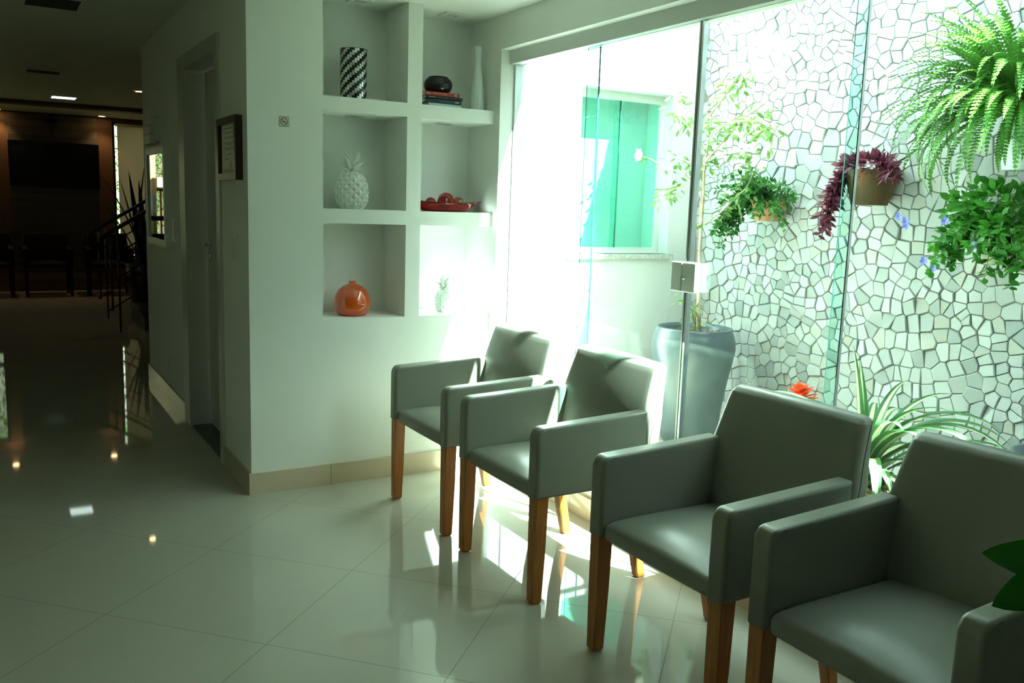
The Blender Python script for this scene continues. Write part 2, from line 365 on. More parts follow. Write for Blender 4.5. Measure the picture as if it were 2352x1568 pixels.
# stone mosaic wall (irregular marble pieces bedded in mortar)
def stone_wall():
    rnd = random.Random(5); s = .067; y0, y1, z0, z1 = -.35, 4.43, -.05, 3.6
    ny, nz = int((y1-y0)/s)+3, int((z1-z0)/s)+3; G = {}
    for i in range(-1, ny):
        for j in range(-1, nz):
            y = y0+i*s; z = z0+j*s; ya, za = y, z
            y += .055*math.sin(za*6.1+2.3*math.sin(ya*2.9))+.02*math.sin(za*15+ya*7); z += .06*math.sin(ya*5.3+1.9*math.sin(za*3.7))+.02*math.sin(ya*17-za*5)
            G[i, j] = (y+rnd.uniform(-.27, .27)*s, z+rnd.uniform(-.27, .27)*s)
    b = BM()
    for (i, j), c in G.items():
        if not (y0 < c[0] < y1-.01 and z0 < c[1] < z1): continue
        poly = [(c[0]-s*1.3, c[1]-s*1.3), (c[0]+s*1.3, c[1]-s*1.3), (c[0]+s*1.3, c[1]+s*1.3), (c[0]-s*1.3, c[1]+s*1.3)]
        nb = [G.get((i+a, j+d)) for a in (-3, -2, -1, 0, 1, 2, 3) for d in (-2, -1, 0, 1, 2) if (a, d) != (0, 0)]
        for q in nb:
            if q is None: continue
            dx, dz = q[0]-c[0], q[1]-c[1]; L = math.hypot(dx, dz)
            if L < .012 or L > s*2.7: continue
            nx, nz_ = dx/L, dz/L; k = nx*(c[0]+q[0])/2+nz_*(c[1]+q[1])/2-.0013
            out = []
            for a, e in zip(poly, poly[1:]+poly[:1]):
                da, de = nx*a[0]+nz_*a[1]-k, nx*e[0]+nz_*e[1]-k
                if da <= 0: out.append(a)
                if da*de < 0:
                    t = da/(da-de); out.append((a[0]+(e[0]-a[0])*t, a[1]+(e[1]-a[1])*t))
            poly = out
            if len(poly) < 3: break
        if len(poly) < 3: continue
        # drop tiny edges
        pp = [p for k, p in enumerate(poly) if math.dist(p, poly[k-1]) > .006]
        if len(pp) < 3: continue
        cy = sum(p[0] for p in pp)/len(pp); cz = sum(p[1] for p in pp)/len(pp)
        tx, tz = rnd.gauss(0, .09), rnd.gauss(0, .09); hh = .012+rnd.uniform(-.002, .004)
        mi = rnd.choices((0, 1, 2), (.72, .2, .08))[0]
        def ring(f, h, tilt):
            o = []
            for p in pp:
                y = min(cy+(p[0]-cy)*f, y1-.002); z = cz+(p[1]-cz)*f
                o.append(b.verts.new((4.0-(h+(tx*(p[0]-cy)+tz*(p[1]-cz) if tilt else 0)), y, z)))
            return o
        r0 = ring(1, -.004, 0); r1 = ring(.99, hh-.004, 1); r2 = ring(.90, hh, 1); n = len(pp)
        for A, B in ((r0, r1), (r1, r2)):
            for k in range(n): b.faces.new((A[k], B[k], B[(k+1) % n], A[(k+1) % n])).material_index = mi
        b.faces.new(r2[::-1]).material_index = mi
    bmesh.ops.recalc_face_normals(b, faces=b.faces[:])
    box(b, 4.0, 4.15, -.4, 4.56, -.1, 3.6, 3)
    structure('wall_stone', b, STONES+[MORTAR])
stone_wall()

# ------------------------------------------------------------------ sliding glass window to the garden
w1 = sempty('window_1', (2.33, 2.64, .285))
b = BM(); box(b, 2.29, 2.372, 1.20, 3.98, 2.083, 2.15); obj('head_track', b, WFRAME, w1)
b = BM(); box(b, 2.30, 2.365, 1.20, 3.98, .285, .305); obj('sill_track', b, ALU, w1)
b = BM(); box(b, 2.318, 2.36, 3.968, 3.98, .305, 2.083); obj('jamb_channel', b, ALU, w1)
panels = []
for (ya, yb, x) in ((3.287, 3.968, 2.349), (2.604, 3.345, 2.327), (1.87, 2.596, 2.327), (1.20, 1.93, 2.349)):
    b = BM(); box(b, x-.004, x+.004, ya, yb, .305, 2.083); g = obj('glass_panel', b, GLASS, w1)
    for f in list(g.data.polygons): pass
    panels.append((g, ya, yb, x))
def edge(g, y, x, m_=GEDGE, t=.0006, wx=.003):
    b = BM(); box(b, x-wx/2, x+wx/2, y-t/2, y+t/2, .305, 2.083); return obj('glass_edge', b, m_, g)
edge(panels[0][0], 3.2855, 2.349, t=.002, wx=.0085); edge(panels[1][0], 3.3465, 2.327); edge(panels[2][0], 1.8685, 2.327, t=.002, wx=.0085); edge(panels[3][0], 1.9315, 2.349)
b = BM(); box(b, 2.317, 2.337, 2.605, 2.613, .305, 2.083); obj('meeting_profile', b, ALU, panels[1][0])
b = BM(); box(b, 2.319, 2.335, 2.5995, 2.6045, .305, 2.083); obj('rubber_gasket', b, BLACK, panels[1][0])
b = BM(); box(b, 2.316, 2.338, 2.588, 2.599, .305, 2.083); obj('meeting_profile', b, CHROME, panels[2][0])
b = BM(); box(b, 2.3215, 2.3325, 1.8645, 1.8665, .305, 2.083); obj('edge_profile', b, CHROME, panels[2][0])
# lock on the meeting stile, in two halves
for (ya, yb, gp) in ((2.601, 2.672, panels[1][0]), (2.523, 2.599, panels[2][0])):
    b = BM(); rbox(b, 2.290, 2.320, ya, yb, 1.070, 1.186, .006, 3)
    for v in b.verts:
        if v.co.y > 2.65 and abs(v.co.z-1.128) > .045: v.co.y -= .008
    rbox(b, 2.335, 2.350, ya+.004, yb-.004, 1.075, 1.181, .004, 2)
    lk = obj('lock_case', b, PLAST, gp, smooth=True, wn=True); lk['label'] = 'white lock case half'
    if ya < 2.6:
        b = BM(); tube(b, [(2.280, 2.583, 1.128), (2.292, 2.583, 1.128)], .0095, 20); tube(b, [(2.277, 2.583, 1.128), (2.281, 2.583, 1.128)], .006, 16)
        tube(b, [(2.2885, 2.66, 1.165), (2.291, 2.66, 1.165)], .003, 10); tube(b, [(2.2885, 2.655, 1.09), (2.291, 2.655, 1.09)], .003, 10)
        obj('lock_cylinder', b, CHROME, gp)

# garden window in the plaster wall
w2 = sempty('window_2', (3.4, 4.5, 1.1))
b = BM()
for a in ((WX0+.0005, WX1-.0005, 4.53, 4.56, WZ0+.0005, WZ0+.035), (WX0+.0005, WX1-.0005, 4.53, 4.56, WZ1-.05, WZ1-.0005), (WX1-.03, WX1-.0005, 4.53, 4.56, WZ0+.035, WZ1-.05), (WX0+.0005, WX0+.03, 4.53, 4.56, WZ0+.035, WZ1-.05)): box(b, *a)
obj('window_frame', b, WFRAME, w2)
b = BM(); box(b, WX0+.03, 3.42, 4.540, 4.546, WZ0+.035, WZ1-.05); g = obj('glass_panel', b, TEALG, w2)
b = BM(); box(b, 3.418, 3.421, 4.536, 4.547, WZ0+.035, WZ1-.05); obj('glass_edge', b, GEDGE, g)
b = BM(); box(b, 3.38, WX1-.03, 4.549, 4.555, WZ0+.035, WZ1-.05); g = obj('glass_panel', b, TEALG, w2)
b = BM(); box(b, 2.98, 3.80, 4.405, 4.50, WZ0-.03, WZ0); obj('window_sill', b, vary(mat('granite_sill', (.5, .5, .46), .5), (.30, .30, .26), (.62, .62, .58), 90), w2)

# ------------------------------------------------------------------ door in the hall wall
d1 = sempty('door_1', (1.05, 5.03, 0))
b = BM()
box(b, XL-.014, XL, 4.544, 4.624, 0, 2.163); box(b, XL-.014, XL, 5.446, 5.613, 0, 2.163); box(b, XL-.014, XL, 4.624, 5.446, 2.086, 2.163)
box(b, XL, 1.14, 4.60, 4.624, 0, 2.10); box(b, XL, 1.14, 5.446, 5.46, 0, 2.10); box(b, XL, 1.14, 4.624, 5.446, 2.086, 2.10)
obj('door_frame', b, DOORW, d1)
b = BM(); rbox(b, 1.098, 1.132, 4.628, 5.440, .008, 2.080, .002, 1); leafd = obj('door_leaf', b, DOORW, d1)
b = BM(); tube(b, [(1.098, 5.37, 1.10), (1.087, 5.37, 1.10)], .024, 20); tube(b, [(1.09, 5.37, 1.10), (1.045, 5.37, 1.10)], .009, 10)
tube(b, [(1.045, 5.375, 1.10), (1.045, 5.27, 1.098)], [.011, .009], 12); obj('door_handle', b, CHROME, leafd, smooth=True)
b = BM(); tube(b, [(1.098, 5.37, 1.03), (1.09, 5.37, 1.03)], .022, 20); obj('keyhole_plate', b, CHROME, leafd, smooth=True)
b = BM(); box(b, XL, 1.14, 4.624, 5.446, .0005, .004); obj('threshold', b, GRANITE, d1)

# ------------------------------------------------------------------ upholstered armchair
def make_chair(name, label, lm, wm, group=None):
    t = thing(name, label, 'chair', (0, 0, 0), group)
    # seat
    def sfn(x, y, z):
        if z > .40: z += .030*(1-(y/.234)**2)*min(1, max(0, (x+.01)/.10))*(1-.35*max(0, (x-.2)/.26)) - .006*max(0, 1-x/.06)
        if x < .03: x += .004*(y/.234)**2
        return x, y, z
    b = BM(); rbox(b, .006, .465, -.234, .234, .374, .434, .019, 4, [(0, [.05, .09, .14, .2, .27, .34, .41]), (1, [-.2, -.16, -.11, -.06, 0, .06, .11, .16, .2])], sfn)
    obj('seat', b, lm, t, smooth=True, wn=True)
    # arms
    for sg in (-1, 1):
        pts = [(0, .385), (.47, .385), (.47, .632)]
        for k in range(7):
            a = math.pi/2*k/6; pts.append((.034-.034*math.sin(a), .632-.034+.034*math.cos(a)))
        b = BM(); y0, y1 = sorted((sg*.232, sg*.295))
        prism(b, pts, 1, y0, y1, .013, 4)
        for v in b.verts:
            if v.co.z > .62 and v.co.x > .30: v.co.z += .018*((v.co.x-.30)/.17)**2
            if v.co.z > .62: v.co.z += .003
        a_ = obj('armrest', b, lm, t, smooth=True, wn=True)
        for ye in (sg*.2315, sg*.2955):
            b = BM()
            inn = .0125 if abs(ye) > .25 else -.0125
            yy = ye-sg*.010 if abs(ye) > .25 else ye+sg*.010
            tube(b, [(.0085, ye-sg*(.0035 if abs(ye) > .25 else -.0035), zz) for zz in (.39, .585)]+[(.04+.43*k/8, ye-sg*(.0035 if abs(ye) > .25 else -.0035), .6265+.003+(.018*((.04+.43*k/8-.30)/.17)**2 if .04+.43*k/8 > .30 else 0)) for k in range(9)], .0010, 5, cap=True)
            obj('seam', b, SEAM, a_)
    # back
    def bfn(x, y, z):
        t_ = max(0, (z-.44)/.385); lean = .090*t_**1.6
        if x < .49: x += .010*(1-(y/.285)**2)*(1 if z > .45 else 0)*-1
        x += lean*(1 if x < .49 else .55)
        s = 1 if z < .630 else 1-.085*min(1, ((z-.630)/.19))**.8
        if z > .80: z -= .006*(y/.285)**2
        return x, y*s, z
    b = BM(); rbox(b, .446, .540, -.288, .288, .385, .825, .026, 5, [(2, [.43, .48, .53, .58, .61, .63, .645, .67, .70, .74, .78]), (1, [-.24, -.18, -.12, -.06, 0, .06, .12, .18, .24])], bfn)
    bk = obj('backrest', b, lm, t, smooth=True, wn=True)
    for sg in (-1, 1):
        b = BM(); pl = []
        for k in range(12):
            z = .41+k*.037; x, y, zz = bfn(.474, sg*.2885, z); pl.append((x+.004, y+sg*.0002, zz))
        tube(b, pl, .0010, 5)
        obj('seam', b, SEAM, bk)
    # legs
    for sg in (-1, 1):
        b = BM(); y = sg*.264
        def sq(x, y, z, h, w_): return [(x-h, y-w_, z), (x+h, y-w_, z), (x+h, y+w_, z), (x-h, y+w_, z)]
        def sweep(b, secs):
            rs = [[b.verts.new(p) for p in s] for s in secs]
            for A, B in zip(rs, rs[1:]):
                for k in range(4): b.faces.new((A[k], A[(k+1) % 4], B[(k+1) % 4], B[k]))
            b.faces.new(rs[0][::-1]); b.faces.new(rs[-1])
            bmesh.ops.bevel(b, geom=[e for e in b.edges if abs((e.verts[0].co-e.verts[1].co).normalized().z) > .8], offset=.003, segments=2, affect='EDGES')
            bmesh.ops.recalc_face_normals(b, faces=b.faces[:])
        sweep(b, [sq(.026, y, 0, .014, .014), sq(.026, y, .008, .020, .020), sq(.029, y, .20, .0225, .0225), sq(.031, y, .387, .0255, .0255)])
        obj('leg', b, wm, t)
        b = BM(); y = sg*.250
        sweep(b, [sq(.504, y, 0, .015, .015), sq(.503, y, .008, .019, .018), sq(.478, y, .12, .020, .019), sq(.458, y, .24, .021, .020), sq(.450, y, .387, .023, .022)])
        obj('leg', b, wm, t)
    return t
CG = 'armchairs along the glass wall'
ch = make_chair('armchair', 'greige leatherette armchair farthest back, nearest the niche wall, sunlit back', LEATHER, WOOD, CG)
ch.location = (1.560, 3.440, 0)
dup(ch, (1.556, 2.728, 0), 0, 'greige leatherette armchair in front of the grey planter, sunlit back corner, second from the niches')
dup(ch, (1.556, 1.832, 0), 0, 'greige leatherette armchair fully in shade whose whole seat and back show, third from the niches')
dup(ch, (1.556, 1.160, 0), 0, 'darkest greige armchair at the right bottom corner, nearest the viewer, cut by the frame')
FG = 'dark chairs under the television'
fc = make_chair('waiting_chair', 'black armchair whose whole back shows directly below the television', DLEATHER, DWOOD, FG)
fc.location = (.622, 13.10, 0); fc.rotation_euler = (0, 0, R(90))
dup(fc, (-.065, 13.10, 0), R(90), 'black armchair at the far left edge, left of the one below the television')
dup(fc, (1.370, 13.10, 0), R(90), 'black armchair partly hidden by the stair railing end, right of the television')
dup(fc, (2.030, 13.10, 0), R(90), 'black armchair in front of the window blind, mostly behind the railing')

# ------------------------------------------------------------------ shelf objects
# mosaic cylinder vase
def mosaic_vase():
    t = thing('mosaic_vase', 'tall cylinder vase with black and mirror mosaic stripes in the top left niche', 'vase', (1.527, 4.15, Z1))
    b = BM(); n, r, h0, th = 34, .064, .236, .0115
    for k in range(n):
        a0, a1 = 2*math.pi*k/n, 2*math.pi*(k+1)/n; g = .002/r; off = (k % n)*th*.9411764
        for j in range(-40, 30):
            zz0 = j*th+off; zz1 = min(h0, zz0+th-.0006); zz0 = max(0, zz0)
            if zz1 <= zz0: continue
            mi = 1 if (j % 4) < 2 else 0
            v = [b.verts.new((1.527+rr*math.cos(a), 4.15+rr*math.sin(a), Z1+z)) for a, z, rr in ((a0+g/3, zz0, r), (a1-g/3, zz0, r), (a1-g/3, zz1, r), (a0+g/3, zz1, r))]
            b.faces.new(v).material_index = mi
    lathe(b, [(r-.0008, 0), (r-.0008, h0), (r-.004, h0), (r-.004, .005)], 40, (1.527, 4.15, Z1))
    obj('body', b, [BLACKC, MIRT], t)
    b = BM(); lathe(b, [(r-.004, h0-.002), (r+.0006, h0-.001), (r+.0006, h0+.001), (r-.004, h0+.001)], 40, (1.527, 4.15, Z1), capb=False); obj('rim', b, BLACKC, t, smooth=True)
mosaic_vase()
# ceramic pineapple
def pineapple(name, label, c, rad, hb, hc, n, rows, nleaf, seed):
    t = thing(name, label, 'pineapple ornament', c)
    rnd = random.Random(seed); b = BM()
    def prof(z):           # z in 0..1
        return rad*(max(.0, 1-abs((z-.44)/.60)**2.3))**.5
    V = {}
    def P(i, j, f=1.0):
        a = 2*math.pi*(i+.5*(j % 2))/n if isinstance(j, int) else 0
        z = j/rows
        r = max(prof(z), rad*.28)*f
        return (c[0]+r*math.cos(a), c[1]+r*math.sin(a), c[2]+z*hb)
    for j in range(rows+1):
        for i in range(n): V[i, j] = b.verts.new(P(i, j, .94))
    def gv(i, j): return V[i % n, j]
    for j in range(0, rows-1):
        for i in range(n):
            # diamond: bottom (i,j) left/right at j+1 top (i,j+2)
            if j % 2 == 0: l, r_2 = (i-1, j+1), (i, j+1)
            else: l, r_2 = (i, j+1), (i+1, j+1)
            B_, T_, L_, R_ = gv(i, j), gv(i, j+2), gv(*l), gv(*r_2)
            cc = (B_.co+T_.co+L_.co+R_.co)/4; out = Vector((cc.x-c[0], cc.y-c[1], 0)).normalized()
            C_ = b.verts.new(cc+out*rad*.13)
            for f in ((B_, R_, C_), (R_, T_, C_), (T_, L_, C_), (L_, B_, C_)): b.faces.new(f)
    b.faces.new([gv(i, 0) for i in range(n)][::-1]); b.faces.new([gv(i, rows) for i in range(n)])
    # fill border triangles
    for i in range(n):
        b.faces.new((gv(i, 0), gv(i+1, 0), gv(i, 1)))
        k = rows-1
        if k % 2 == 0: b.faces.new((gv(i, k), gv(i, rows), gv(i-1, rows)))
        else: b.faces.new((gv(i, rows), gv(i-1, k) if False else gv(i, k), gv(i+1, rows)))
    bmesh.ops.recalc_face_normals(b, faces=b.faces[:])
    obj('body', b, CERAM, t)
    b = BM(); top = c[2]+hb
    tube(b, [(c[0], c[1], top-.01), (c[0], c[1], top+hc*.35), (c[0], c[1], top+hc*.55)], [rad*.27, rad*.24, rad*.12], 10)
    for ring, (z, e, L, m_) in enumerate(((-.02, .55, .36, nleaf), (.10, .9, .55, nleaf), (.28, 1.15, .62, nleaf-2), (.42, 1.35, .58, 3))):
        for k in range(m_):
            a = 2*math.pi*(k+.5*ring)/m_+.3
            ps = []; rr = []
            p = Vector((c[0]+math.cos(a)*rad*.20, c[1]+math.sin(a)*rad*.20, top+hc*z)); L_ = hc*L
            for q in range(6):
                tq = q/5; ee = e-.55*tq
                ps.append(p.copy()); rr.append(rad*.155*(1-tq**1.6)+.0008)
                p += Vector((math.cos(a)*math.cos(ee), math.sin(a)*math.cos(ee), math.sin(ee)))*L_/5
            tube(b, ps, rr, 7)
    obj('crown', b, CERAM, t, smooth=True)
pineapple('pineapple_ornament', 'large white ceramic pineapple in the middle left niche', (1.524, 4.16, Z2), .082, .182, .100, 11, 9, 6, 1)
pineapple('pineapple_ornament', 'small white ceramic pineapple in the bottom right niche, in the sun', (2.040, 4.165, Z3), .052, .122, .078, 11, 9, 6, 2)
# orange vase
b = BM(); lathe(b, [(.050, 0), (.066, .004), (.082, .018), (.0905, .045), (.0915, .068), (.085, .098), (.070, .126), (.048, .146), (.026, .155), (.017, .1585), (.0165, .165), (.020, .169), (.016, .170), (.010, .160)], 56, (1.530, 4.16, Z3))
tag(obj('orange_vase', b, ORANGE, smooth=True, origin=(1.530, 4.16, Z3)), 'round glossy orange vase with a tiny neck in the bottom left niche', 'vase')
# slender white vase
b = BM(); lathe(b, [(.034, 0), (.0375, .004), (.036, .05), (.0325, .10), (.027, .155), (.0205, .20), (.017, .225), (.0165, .25), (.019, .29), (.022, .322), (.0195, .322), (.0155, .29), (.013, .25)], 40, (2.188, 4.13, Z1))
tag(obj('slim_vase', b, MILKG, smooth=True, origin=(2.188, 4.13, Z1)), 'tall slender white glass vase at the right end of the top shelf', 'vase')
# books (bottom to top) and mosaic bowl
bx = [('book', 'pale blue book at the bottom of the small stack', (1.885, 2.062), (4.063, 4.22), .017, (.45, .62, .64)),
      ('book', 'dark navy book, second from the bottom of the stack', (1.865, 2.066), (4.068, 4.235), .021, (.012, .02, .035)),
      ('book', 'black book just under the red one', (1.868, 2.071), (4.064, 4.215), .013, (.008, .009, .011)),
      ('book', 'red book with yellow title on top of the stack', (1.866, 2.056), (4.072, 4.225), .021, (.42, .028, .018))]
z = Z1
for k, (nm, lb, (xa, xb), (ya, yb), h, colr) in enumerate(bx):
    t = thing(nm, lb, 'book', ((xa+xb)/2, (ya+yb)/2, z), 'books on the top right shelf')
    cm = mat('cover_%d' % k, colr, .35)
    b = BM(); box(b, xa, xb, ya, ya+.002, z, z+h); box(b, xa, xb, ya, yb, z, z+.0015); box(b, xa, xb, ya, yb, z+h-.0015, z+h); obj('cover', b, cm, t)
    b = BM(); box(b, xa+.002, xb-.002, ya+.002, yb-.003, z+.0015, z+h-.0015); obj('pages', b, PAPER, t)
    rt = Matrix.Rotation(R(90), 4, 'X')
    WT = mat('cover_print_%d' % k, (.6, .62, .58), .5) if k else mat('cover_print_0', (.1, .2, .25), .5)
    if k == 3:
        text(t, 'author_lettering', 'Elber', .011, (1.878, ya-.0004, z+.006), rt, WT)
        text(t, 'title_lettering', 'UPHEKGUVE!', .013, (1.911, ya-.0004, z+.0055), rt, mat('yellow_print', (.72, .40, .03), .5))
        b = BM(); tube(b, [(2.037, ya-.0006, z+.0105), (2.037, ya+.001, z+.0105)], .0075, 20); obj('emblem', b, WT, t)
        b = BM(); tube(b, [(2.037, ya-.0010, z+.0105), (2.037, ya, z+.0105)], .0045, 16); obj('emblem', b, INK, t)
    if k == 2:
        text(t, 'title_lettering', 'EMIGRATE', .008, (1.885, ya-.0004, z+.0038), rt, WT)
        text(t, 'title_lettering', 'MODELS OF MIND', .007, (1.930, ya-.0004, z+.004), rt, mat('grey_print', (.18, .22, .2), .5))
    if k == 1:
        text(t, 'title_lettering', 'LA DIFFERENCE HUMAINE', .0058, (1.943, ya-.0004, z+.008), rt, mat('blue_print', (.15, .30, .36), .5))
        b = BM(); box(b, 2.030, 2.054, ya-.0006, ya, z+.008, z+.012); obj('emblem', b, WT, t)
    z += h
def bowl_mosaic(c):
    b = BM(); n = 40; rows = 13; pr = []
    for j in range(rows+1):
        a = -math.pi/2*.72+j*(math.pi/2*1.44)/rows
        pr.append((.071*math.cos(a)**.75, .040+.043*math.sin(a)/math.sin(math.pi/2*.72)))
    rnd = random.Random(3)
    for j in range(rows):
        for k in range(n):
            a0, a1 = 2*math.pi*k/n, 2*math.pi*(k+1)/n; v = []; e = rnd.uniform(-.0006, .0006)
            for a, (r, zz) in ((a0+.012, pr[j]), (a1-.012, pr[j]), (a1-.012, pr[j+1]), (a0+.012, pr[j+1])):
                v.append(b.verts.new((c[0]+(r+.001+e)*math.cos(a), c[1]+(r+.001+e)*math.sin(a), c[2]+zz-(.0 if j else 0))))
            b.faces.new(v)
    lathe(b, pr, n, c); lathe(b, [(.050, .080), (.046, .081), (.044, .03)], n, c, capb=False)
    for v in b.verts: v.co.z = max(v.co.z, c[2])
    tag(obj('mosaic_bowl', b, BLACKC, origin=c), 'round black mosaic bowl standing on the stack of books', 'bowl')
bowl_mosaic((1.972, 4.145, z))
# red glass dish with glass balls
c = (2.035, 4.165, Z2)
b = BM(); n = 72; prof = [(.11, 0), (.118, .004), (.128, .018), (.142, .034), (.168, .046), (.1655, .0480), (.140, .0365), (.1265, .019), (.117, .006), (.0, .005)]
rings = []
for r, zz in prof:
    ring = []
    for k in range(n):
        a = 2*math.pi*k/n; lip = max(0, math.cos(a))**6*.030*(r/.168)**6+max(0, math.cos(a-math.pi))**6*.03*(r/.168)**6
        fx = 1.0+.06*math.cos(2*a); rr = r*fx+lip
        ring.append(b.verts.new((c[0]+rr*math.cos(a), c[1]+rr*math.sin(a)*.74, c[2]+zz+lip*.35)))
    rings.append(ring)
for A, B in zip(rings, rings[1:]):
    for k in range(n): b.faces.new((A[k], A[(k+1) % n], B[(k+1) % n], B[k]))
b.faces.new(rings[0][::-1]); bmesh.ops.remove_doubles(b, verts=rings[-1], dist=.001)
tag(obj('glass_dish', b, RGLASS, smooth=True, origin=c), 'red glass dish with a flared lip on the middle right shelf', 'dish')
for (x, y, zz, r, m_, lb) in ((1.952, 4.165, .0440, .028, OGLASS, 'small orange-red glass ball at the left of the red dish'),
        (2.010, 4.130, .0500, .035, DRGLASS, 'dark red glass ball at the front of the red dish'),
        (2.050, 4.190, .0560, .043, OGLASS, 'largest salmon glass ball at the rear, topmost in the red dish'),
        (2.098, 4.140, .0470, .030, AGLASS, 'amber glass ball at the right of the red dish')):
    b = BM(); sphere(b, (x, y, Z2+zz), r, 32, 20)
    tag(obj('glass_ball', b, m_, smooth=True, origin=(x, y, Z2+zz-r)), lb, 'glass ball', 'glass balls in the red dish')

# ------------------------------------------------------------------ on the walls
def onwall_x(name, label, cat, y0, y1, z0, z1, d):   # fixed on the hall wall, sticks out to -x by d
    return thing(name, label, cat, (XL, (y0+y1)/2, z0))
t = thing('no_smoking_sign', 'small square no smoking sticker on the pillar wall', 'sign', (1.156, YW, 1.72))
def rsq(b, cx, cz, h, r, y, mi):
    pts = []
    for qx, qz, a0 in ((1, 1, 0), (-1, 1, 90), (-1, -1, 180), (1, -1, 270)):
        for k in range(5):
            a = R(a0+k*22.5); pts.append((cx+qx*(h-r)+r*math.cos(a), cz+qz*(h-r)+r*math.sin(a)))
    prism(b, pts, 1, y, YW, 0, 1, mi)
GRN = mat('sign_border', (.04, .11, .07), .4); SWH = mat('sign_white', (.62, .66, .58), .4); SRED = mat('sign_red', (.32, .015, .01), .4)
b = BM(); rsq(b, 1.156, 1.72, .0225, .004, YW-.0010, 0); obj('border', b, GRN, t)
b = BM(); rsq(b, 1.156, 1.72, .0205, .003, YW-.0014, 0); obj('face', b, SWH, t)
b = BM(); N = 36
for k in range(N):
    a0, a1 = 2*math.pi*k/N, 2*math.pi*(k+1)/N
    b.faces.new([b.verts.new((1.156+r*math.cos(a), YW-.0018, 1.72+r*math.sin(a))) for r, a in ((.0145, a0), (.0175, a0), (.0175, a1), (.0145, a1))])
q = 1/math.sqrt(2); pts = [(-.0155*q-.0014*q, .0155*q-.0014*q), (-.0155*q+.0014*q, .0155*q+.0014*q), (.0155*q+.0014*q, -.0155*q+.0014*q), (.0155*q-.0014*q, -.0155*q-.0014*q)]
prism(b, [(1.156+x, 1.72+zz) for x, zz in pts], 1, YW-.0024, YW-.0014); obj('ban_ring', b, SRED, t)
b = BM(); box(b, 1.146, 1.165, YW-.0020, YW-.0014, 1.7165, 1.7195)
tube(b, [(1.166, YW-.0018, 1.7215), (1.1655, YW-.0018, 1.725), (1.162, YW-.0018, 1.727), (1.1615, YW-.0018, 1.730), (1.158, YW-.0018, 1.731)], .0006, 5)
obj('cigarette', b, INK, t)

t = thing('framed_certificate', 'framed certificate in a dark brown frame beside the door', 'picture', (XL, 4.305, 1.456))
b = BM()
for a in ((4.112, 4.494, 1.456, 1.486), (4.112, 4.494, 1.713, 1.743), (4.112, 4.144, 1.486, 1.713), (4.462, 4.494, 1.486, 1.713)): box(b, XL-.034, XL-.001, *a)
obj('frame', b, BRFRAME, t)
b = BM(); box(b, XL-.015, XL-.012, 4.144, 4.462, 1.486, 1.713); obj('paper', b, PAPER, t)
b = BM()
for zz, ya, yb in ((1.695, 4.17, 4.43), (1.675, 4.20, 4.40), (1.652, 4.20, 4.40), (1.628, 4.18, 4.42), (1.62, 4.24, 4.36), (1.605, 4.17, 4.43), (1.597, 4.22, 4.38), (1.575, 4.25, 4.35), (1.555, 4.18, 4.22), (1.553, 4.33, 4.41), (1.53, 4.18, 4.22), (1.50, 4.17, 4.43)):
    box(b, XL-.0156, XL-.015, ya, yb, zz-.0012, zz+.0012)
obj('printed_lines', b, INK, t)
b = BM(); lathe(b, [(.018, 0), (.018, .0008)], 24, (0, 0, 0), 1, 1.3, capt=True)
b.transform(Matrix.Translation((XL-.015, 4.285, 1.522)) @ Matrix.Rotation(R(-90), 4, 'Y')); obj('gold_seal', b, GOLD, t)

t = thing('light_switch', 'white double light switch plate between the door and the pillar corner', 'light switch', (XL, 4.29, 1.08))
b = BM(); rbox(b, XL-.010, XL, 4.248, 4.328, 1.085, 1.205, .003, 2); obj('plate', b, PLAST, t)
for zz in (1.10, 1.15):
    b = BM(); rbox(b, XL-.015, XL-.008, 4.270, 4.306, zz, zz+.042, .002, 2); obj('rocker', b, PLAST, t)
t = thing('wall_socket', 'low white socket plate near the end of the hall wall', 'socket', (XL, 6.245, .22))
b = BM(); rbox(b, XL-.010, XL, 6.205, 6.285, .20, .32, .003, 2); obj('plate', b, PLAST, t)
b = BM(); box(b, XL-.0115, XL-.009, 6.225, 6.265, .235, .285); obj('socket_insert', b, WFRAME, t)
t = thing('intercom', 'small white wall intercom between the mirror and the door frame', 'intercom', (XL, 5.77, 1.09))
b = BM(); rbox(b, XL-.030, XL, 5.70, 5.80, 1.095, 1.235, .004, 2); obj('case', b, PLAST, t)
b = BM(); box(b, XL-.034, XL-.028, 5.715, 5.745, 1.11, 1.22); obj('handset', b, WFRAME, t)
t = thing('wall_chime', 'pale wall unit of three stacked squares above the mirror', 'wall unit', (XL, 6.45, 1.70))
b = BM(); box(b, XL-.03, XL, 6.33, 6.50, 1.73, 1.875); obj('back_box', b, PLAST, t)
for k in range(3):
    b = BM(); rbox(b, XL-.065, XL-.028, 6.36, 6.60, 1.712+k*.062, 1.770+k*.062, .002, 1); obj('square_plate', b, PLAST, t)
t = thing('wall_mirror', 'narrow mirror in a pale frame on the dark hall wall', 'mirror', (XL, 6.35, 1.055))
b = BM()
for a in ((5.965, 6.715, 1.045, 1.085), (5.965, 6.715, 1.645, 1.685), (5.965, 6.010, 1.085, 1.645), (6.670, 6.715, 1.085, 1.645)): box(b, XL-.045, XL-.001, *a)
obj('frame', b, PLAST, t)
b = BM(); box(b, XL-.034, XL-.030, 6.010, 6.670, 1.085, 1.645); obj('mirror_glass', b, MIRROR, t)

